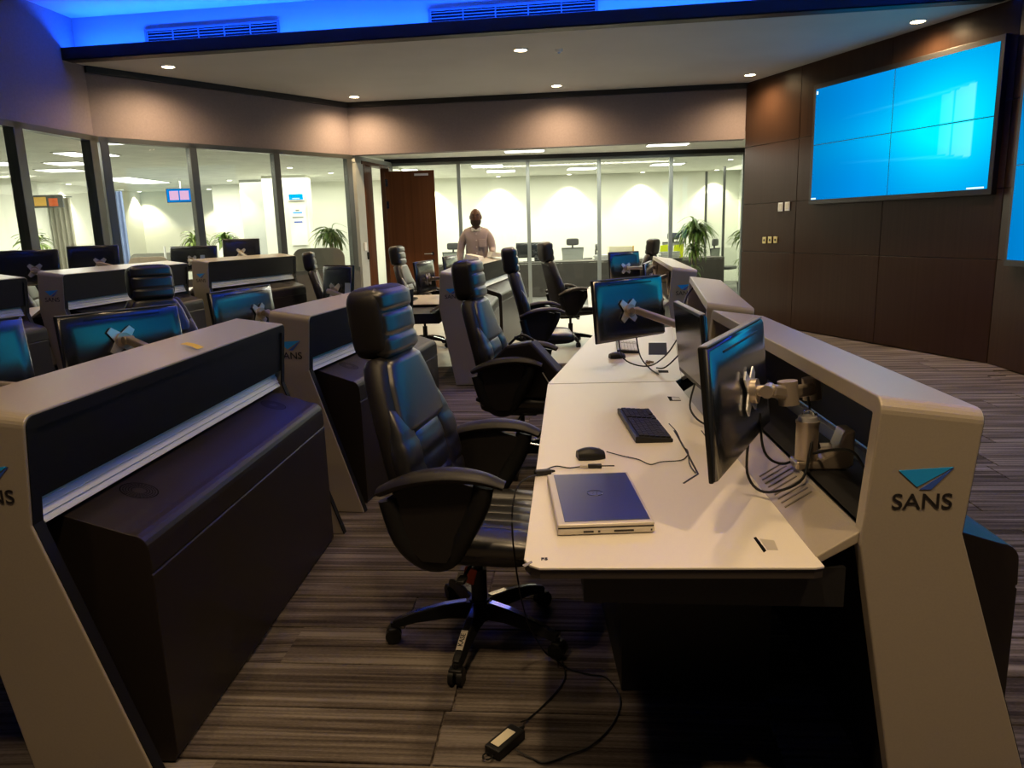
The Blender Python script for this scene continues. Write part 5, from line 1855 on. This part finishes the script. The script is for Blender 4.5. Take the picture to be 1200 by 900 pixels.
partition(342, 403, 12.0, 0.45, 1.28, 'olive_panel', 'olive grey rounded partition below the white column', r=0.16)
partition(148, 196, 13.0, 0.5, 1.20, 'brown_panel', 'brown rounded partition beyond the first branded rear console', r=0.14)
partition(150, 215, 14.0, 0.5, 1.24, 'olive_panel', 'long grey partition behind the brown one')
p = aty(193, 292, 13.6)
th = empty('slim_speaker', (p.x, 13.6, 0), 0)
tag(th, 'slim pale upright post on the grey partition', 'post')
MB().cyl((0, 0, 0.0), (0, 0, 1.36), 0.02, n=10).build('post_tube', 'white', th)
MB().cyl((0, 0, 0.0), (0, 0, 0.02), 0.12, n=16).build('post_foot', 'white', th)

# ================================================================== THE MAN
def skin_mesh(name, m_, verts, edges, radii, parent=None, levels=2, root=0):
    me = bpy.data.meshes.new(name)
    me.from_pydata([Vector(v) for v in verts], edges, [])
    o = bpy.data.objects.new(name, me)
    C.objects.link(o)
    if parent is not None:
        o.parent = parent
    sk = o.modifiers.new('skin', 'SKIN')
    for i, sv in enumerate(me.skin_vertices[0].data):
        r = radii[i]
        sv.radius = (r, r) if not isinstance(r, tuple) else r
        sv.use_root = (i == root)
    sub = o.modifiers.new('smooth', 'SUBSURF')
    sub.levels = levels
    sub.render_levels = levels
    me.materials.append(M[m_])
    sk.use_smooth_shade = True
    return o


MY = 11.15
mx_ = aty(558, 260, MY).x
man = empty('person', (mx_, MY, 0), 0.0)
tag(man, 'bald bearded man in a pale pink shirt leaning over a far console', 'person')
man.scale = (1.0, 1.0, 1.0)
# he faces the camera (-y), leaning slightly forward; body, head, arms and legs are one skin
V = [(0, 0, 0.98), (0, -0.02, 1.12), (0, -0.05, 1.30), (0, -0.08, 1.46), (0, -0.10, 1.53),       # pelvis, waist, chest, shoulders, neck base
     (0, -0.115, 1.56), (0, -0.130, 1.60), (0, -0.130, 1.63),                                      # neck, face, crown
     (-0.13, -0.07, 1.44), (-0.20, -0.05, 1.36), (-0.245, -0.03, 1.18), (-0.26, -0.14, 0.98),      # his right arm (image left)
     (0.13, -0.07, 1.44), (0.20, -0.06, 1.36), (0.225, -0.08, 1.20), (0.215, -0.27, 1.135),         # his left arm (image right)
     (-0.10, 0, 0.92), (-0.12, 0.0, 0.50), (-0.12, 0.03, 0.09), (-0.12, -0.12, 0.045),
     (0.10, 0, 0.92), (0.12, 0.0, 0.50), (0.12, 0.03, 0.09), (0.12, -0.12, 0.045)]
Ed = [(0, 1), (1, 2), (2, 3), (3, 4), (4, 5), (5, 6), (6, 7), (3, 8), (8, 9), (9, 10), (10, 11), (3, 12), (12, 13), (13, 14), (14, 15),
      (0, 16), (16, 17), (17, 18), (18, 19), (0, 20), (20, 21), (21, 22), (22, 23)]
Rr = [(0.14, 0.11), (0.14, 0.115), (0.145, 0.11), (0.095, 0.07), 0.06, 0.056, 0.055, 0.05, 0.062, 0.054, 0.043, 0.032, 0.062, 0.054, 0.043, 0.032,
      0.095, 0.065, 0.045, 0.04, 0.095, 0.065, 0.045, 0.04]
skin_mesh('body', 'skin', V, Ed, Rr, man)
# shirt: torso and sleeves, a little larger
idx = [0, 1, 2, 3, 4, 8, 9, 10, 11, 12, 13, 14, 15]
mp_ = {k: i for i, k in enumerate(idx)}
Vs = [V[k] for k in idx]
Vs[mp_[11]] = (V[11][0], V[11][1] + 0.02, V[11][2] + 0.04)
Vs[mp_[15]] = (V[15][0], V[15][1] + 0.05, V[15][2] + 0.02)
Es = [(mp_[a], mp_[b]) for a, b in Ed if a in mp_ and b in mp_]
Rs = [(0.175, 0.14), (0.18, 0.145), (0.18, 0.14), (0.13, 0.09), 0.070, 0.080, 0.066, 0.055, 0.042, 0.075, 0.066, 0.055, 0.042]
sh = skin_mesh('shirt', 'shirt', Vs, Es, Rs, man)
skin_mesh('trousers', 'trousers', [V[k] for k in (0, 16, 17, 18, 20, 21, 22)], [(0, 1), (1, 2), (2, 3), (0, 4), (4, 5), (5, 6)], [(0.18, 0.14), 0.12, 0.085, 0.07, 0.12, 0.085, 0.07], man)
col_ = MB()
col_.tube([(0.075 * math.cos(a * math.pi / 8), -0.10 + 0.070 * math.sin(a * math.pi / 8), 1.500 + 0.022 * math.sin(a * math.pi / 8)) for a in range(16)], 0.009, n=8, closed=True, flat=1.6)
for s in (-1, 1):
    col_.prism([(s * 0.012, 1.500), (s * 0.075, 1.530), (s * 0.058, 1.462)], 0.008, axis='y', off=-0.188)
col_.build('collar', 'paper', sh, smooth=True)
for k in range(5):
    MB().cyl((0.0, -0.155 - 0.01 * (k < 3), 1.43 - k * 0.09), (0.0, -0.21, 1.43 - k * 0.09), 0.007, n=8).build('button', 'paper', sh)
MB().box((0.085, -0.198, 1.30), (0.10, 0.012, 0.11), bev=0.004).build('pocket', 'shirt', sh)
# head
hh_ = MB()
rings = []
for i in range(13):
    t = i / 12
    z = 1.545 + 0.235 * t
    wv = [0.040, 0.052, 0.061, 0.068, 0.073, 0.077, 0.079, 0.079, 0.077, 0.072, 0.062, 0.045, 0.014][i]
    dv_ = [0.050, 0.068, 0.080, 0.088, 0.092, 0.095, 0.098, 0.099, 0.098, 0.092, 0.079, 0.056, 0.017][i]
    yc_ = [-0.150, -0.150, -0.148, -0.145, -0.143, -0.140, -0.137, -0.134, -0.131, -0.128, -0.125, -0.122, -0.120][i]
    rings.append([Vector((wv * math.cos(a), yc_ + dv_ * math.sin(a), z)) for a in [k * math.pi / 10 for k in range(20)]])
hh_.loft(rings)
hh_.pillow((0, -0.240, 1.655), (0.030, 0.040, 0.052), e=0.8, eh=0.8, nu=12)
hh_.build('head', 'skin', man, smooth=True)
bd_ = MB()
rings = []
for i in range(7):
    t = i / 6
    z = 1.535 + 0.085 * t
    wv = [0.030, 0.054, 0.066, 0.073, 0.076, 0.0775, 0.078][i]
    dv_ = [0.040, 0.074, 0.088, 0.094, 0.096, 0.0975, 0.098][i]
    rings.append([Vector((wv * math.cos(a), -0.150 + dv_ * math.sin(a), z)) for a in [math.pi + k * math.pi / 12 for k in range(13)]])
bd_.loft(rings)
bd_.build('beard', 'beard', man, smooth=True)
for s in (-1, 1):
    MB().pillow((s * 0.080, -0.128, 1.660), (0.020, 0.042, 0.062), e=0.8, eh=0.8, nu=12).build('ear', 'skin', man, smooth=True)
    MB().pillow((s * 0.030, -0.226, 1.678), (0.024, 0.010, 0.009), e=1, eh=1, nu=10).build('eye', 'mesh', man, smooth=True)
    MB().pillow((s * 0.030, -0.233, 1.678), (0.011, 0.006, 0.011), e=1, eh=1, nu=8).build('iris', 'ink', man, smooth=True)
    MB().box((s * 0.031, -0.230, 1.697), (0.036, 0.012, 0.006), bev=0.002).build('eyebrow', 'beard', man)
MB().pillow((0, -0.244, 1.620), (0.040, 0.010, 0.009), e=0.9, eh=1, nu=12).build('mouth', 'lips', man, smooth=True)


def hand(org, d, up, s, par):
    """palm and five fingers as skinned chains; d = direction of the fingers"""
    d, up = Vector(d).normalized(), Vector(up).normalized()
    sd = d.cross(up) * s
    o = Vector(org)
    V_ = [o, o + d * 0.045, o + d * 0.085]
    E_ = [(0, 1), (1, 2)]
    R_ = [(0.026, 0.018), (0.036, 0.016), (0.036, 0.014)]
    for k, (off, L) in enumerate(((-0.030, 0.068), (-0.010, 0.078), (0.010, 0.074), (0.029, 0.058))):
        b = len(V_)
        V_ += [o + d * 0.088 + sd * off, o + d * (0.088 + L * 0.5) + sd * off * 1.15 - up * 0.004, o + d * (0.088 + L) + sd * off * 1.2 - up * 0.016]
        E_ += [(2, b), (b, b + 1), (b + 1, b + 2)]
        R_ += [0.010, 0.009, 0.007]
    b = len(V_)
    V_ += [o + d * 0.03 - sd * 0.035, o + d * 0.065 - sd * 0.062, o + d * 0.095 - sd * 0.066]
    E_ += [(1, b), (b, b + 1), (b + 1, b + 2)]
    R_ += [0.012, 0.010, 0.008]
    return skin_mesh('hand', 'skin', V_, E_, R_, par, levels=1)


hand((-0.26, -0.16, 0.965), (0.05, -0.5, -0.8), (0, -1, 0.5), 1, man)
hand((0.215, -0.30, 1.135), (0.1, -1, -0.05), (0, 0, 1), -1, man)
# papers on the far console tops
for (px, py, rz, lb2) in ((577, 299.5, 0.3, 'white sheet under the man\'s hand on the far console'), (551, 303, -0.3, 'folded white paper at the near end of the far console')):
    p = at(px, py, 1.13)
    o = empty('paper_sheet', (p.x + 0.05, p.y, 1.1135), rz)
    tag(o, lb2, 'paper')
    MB().prism([(-0.105, 0), (0.105, 0), (0.09, 0.04), (-0.08, 0.075)], 0.20, axis='y', off=-0.1).build('sheet', 'paper', o)
print('OBJECTS', len(bpy.data.objects))
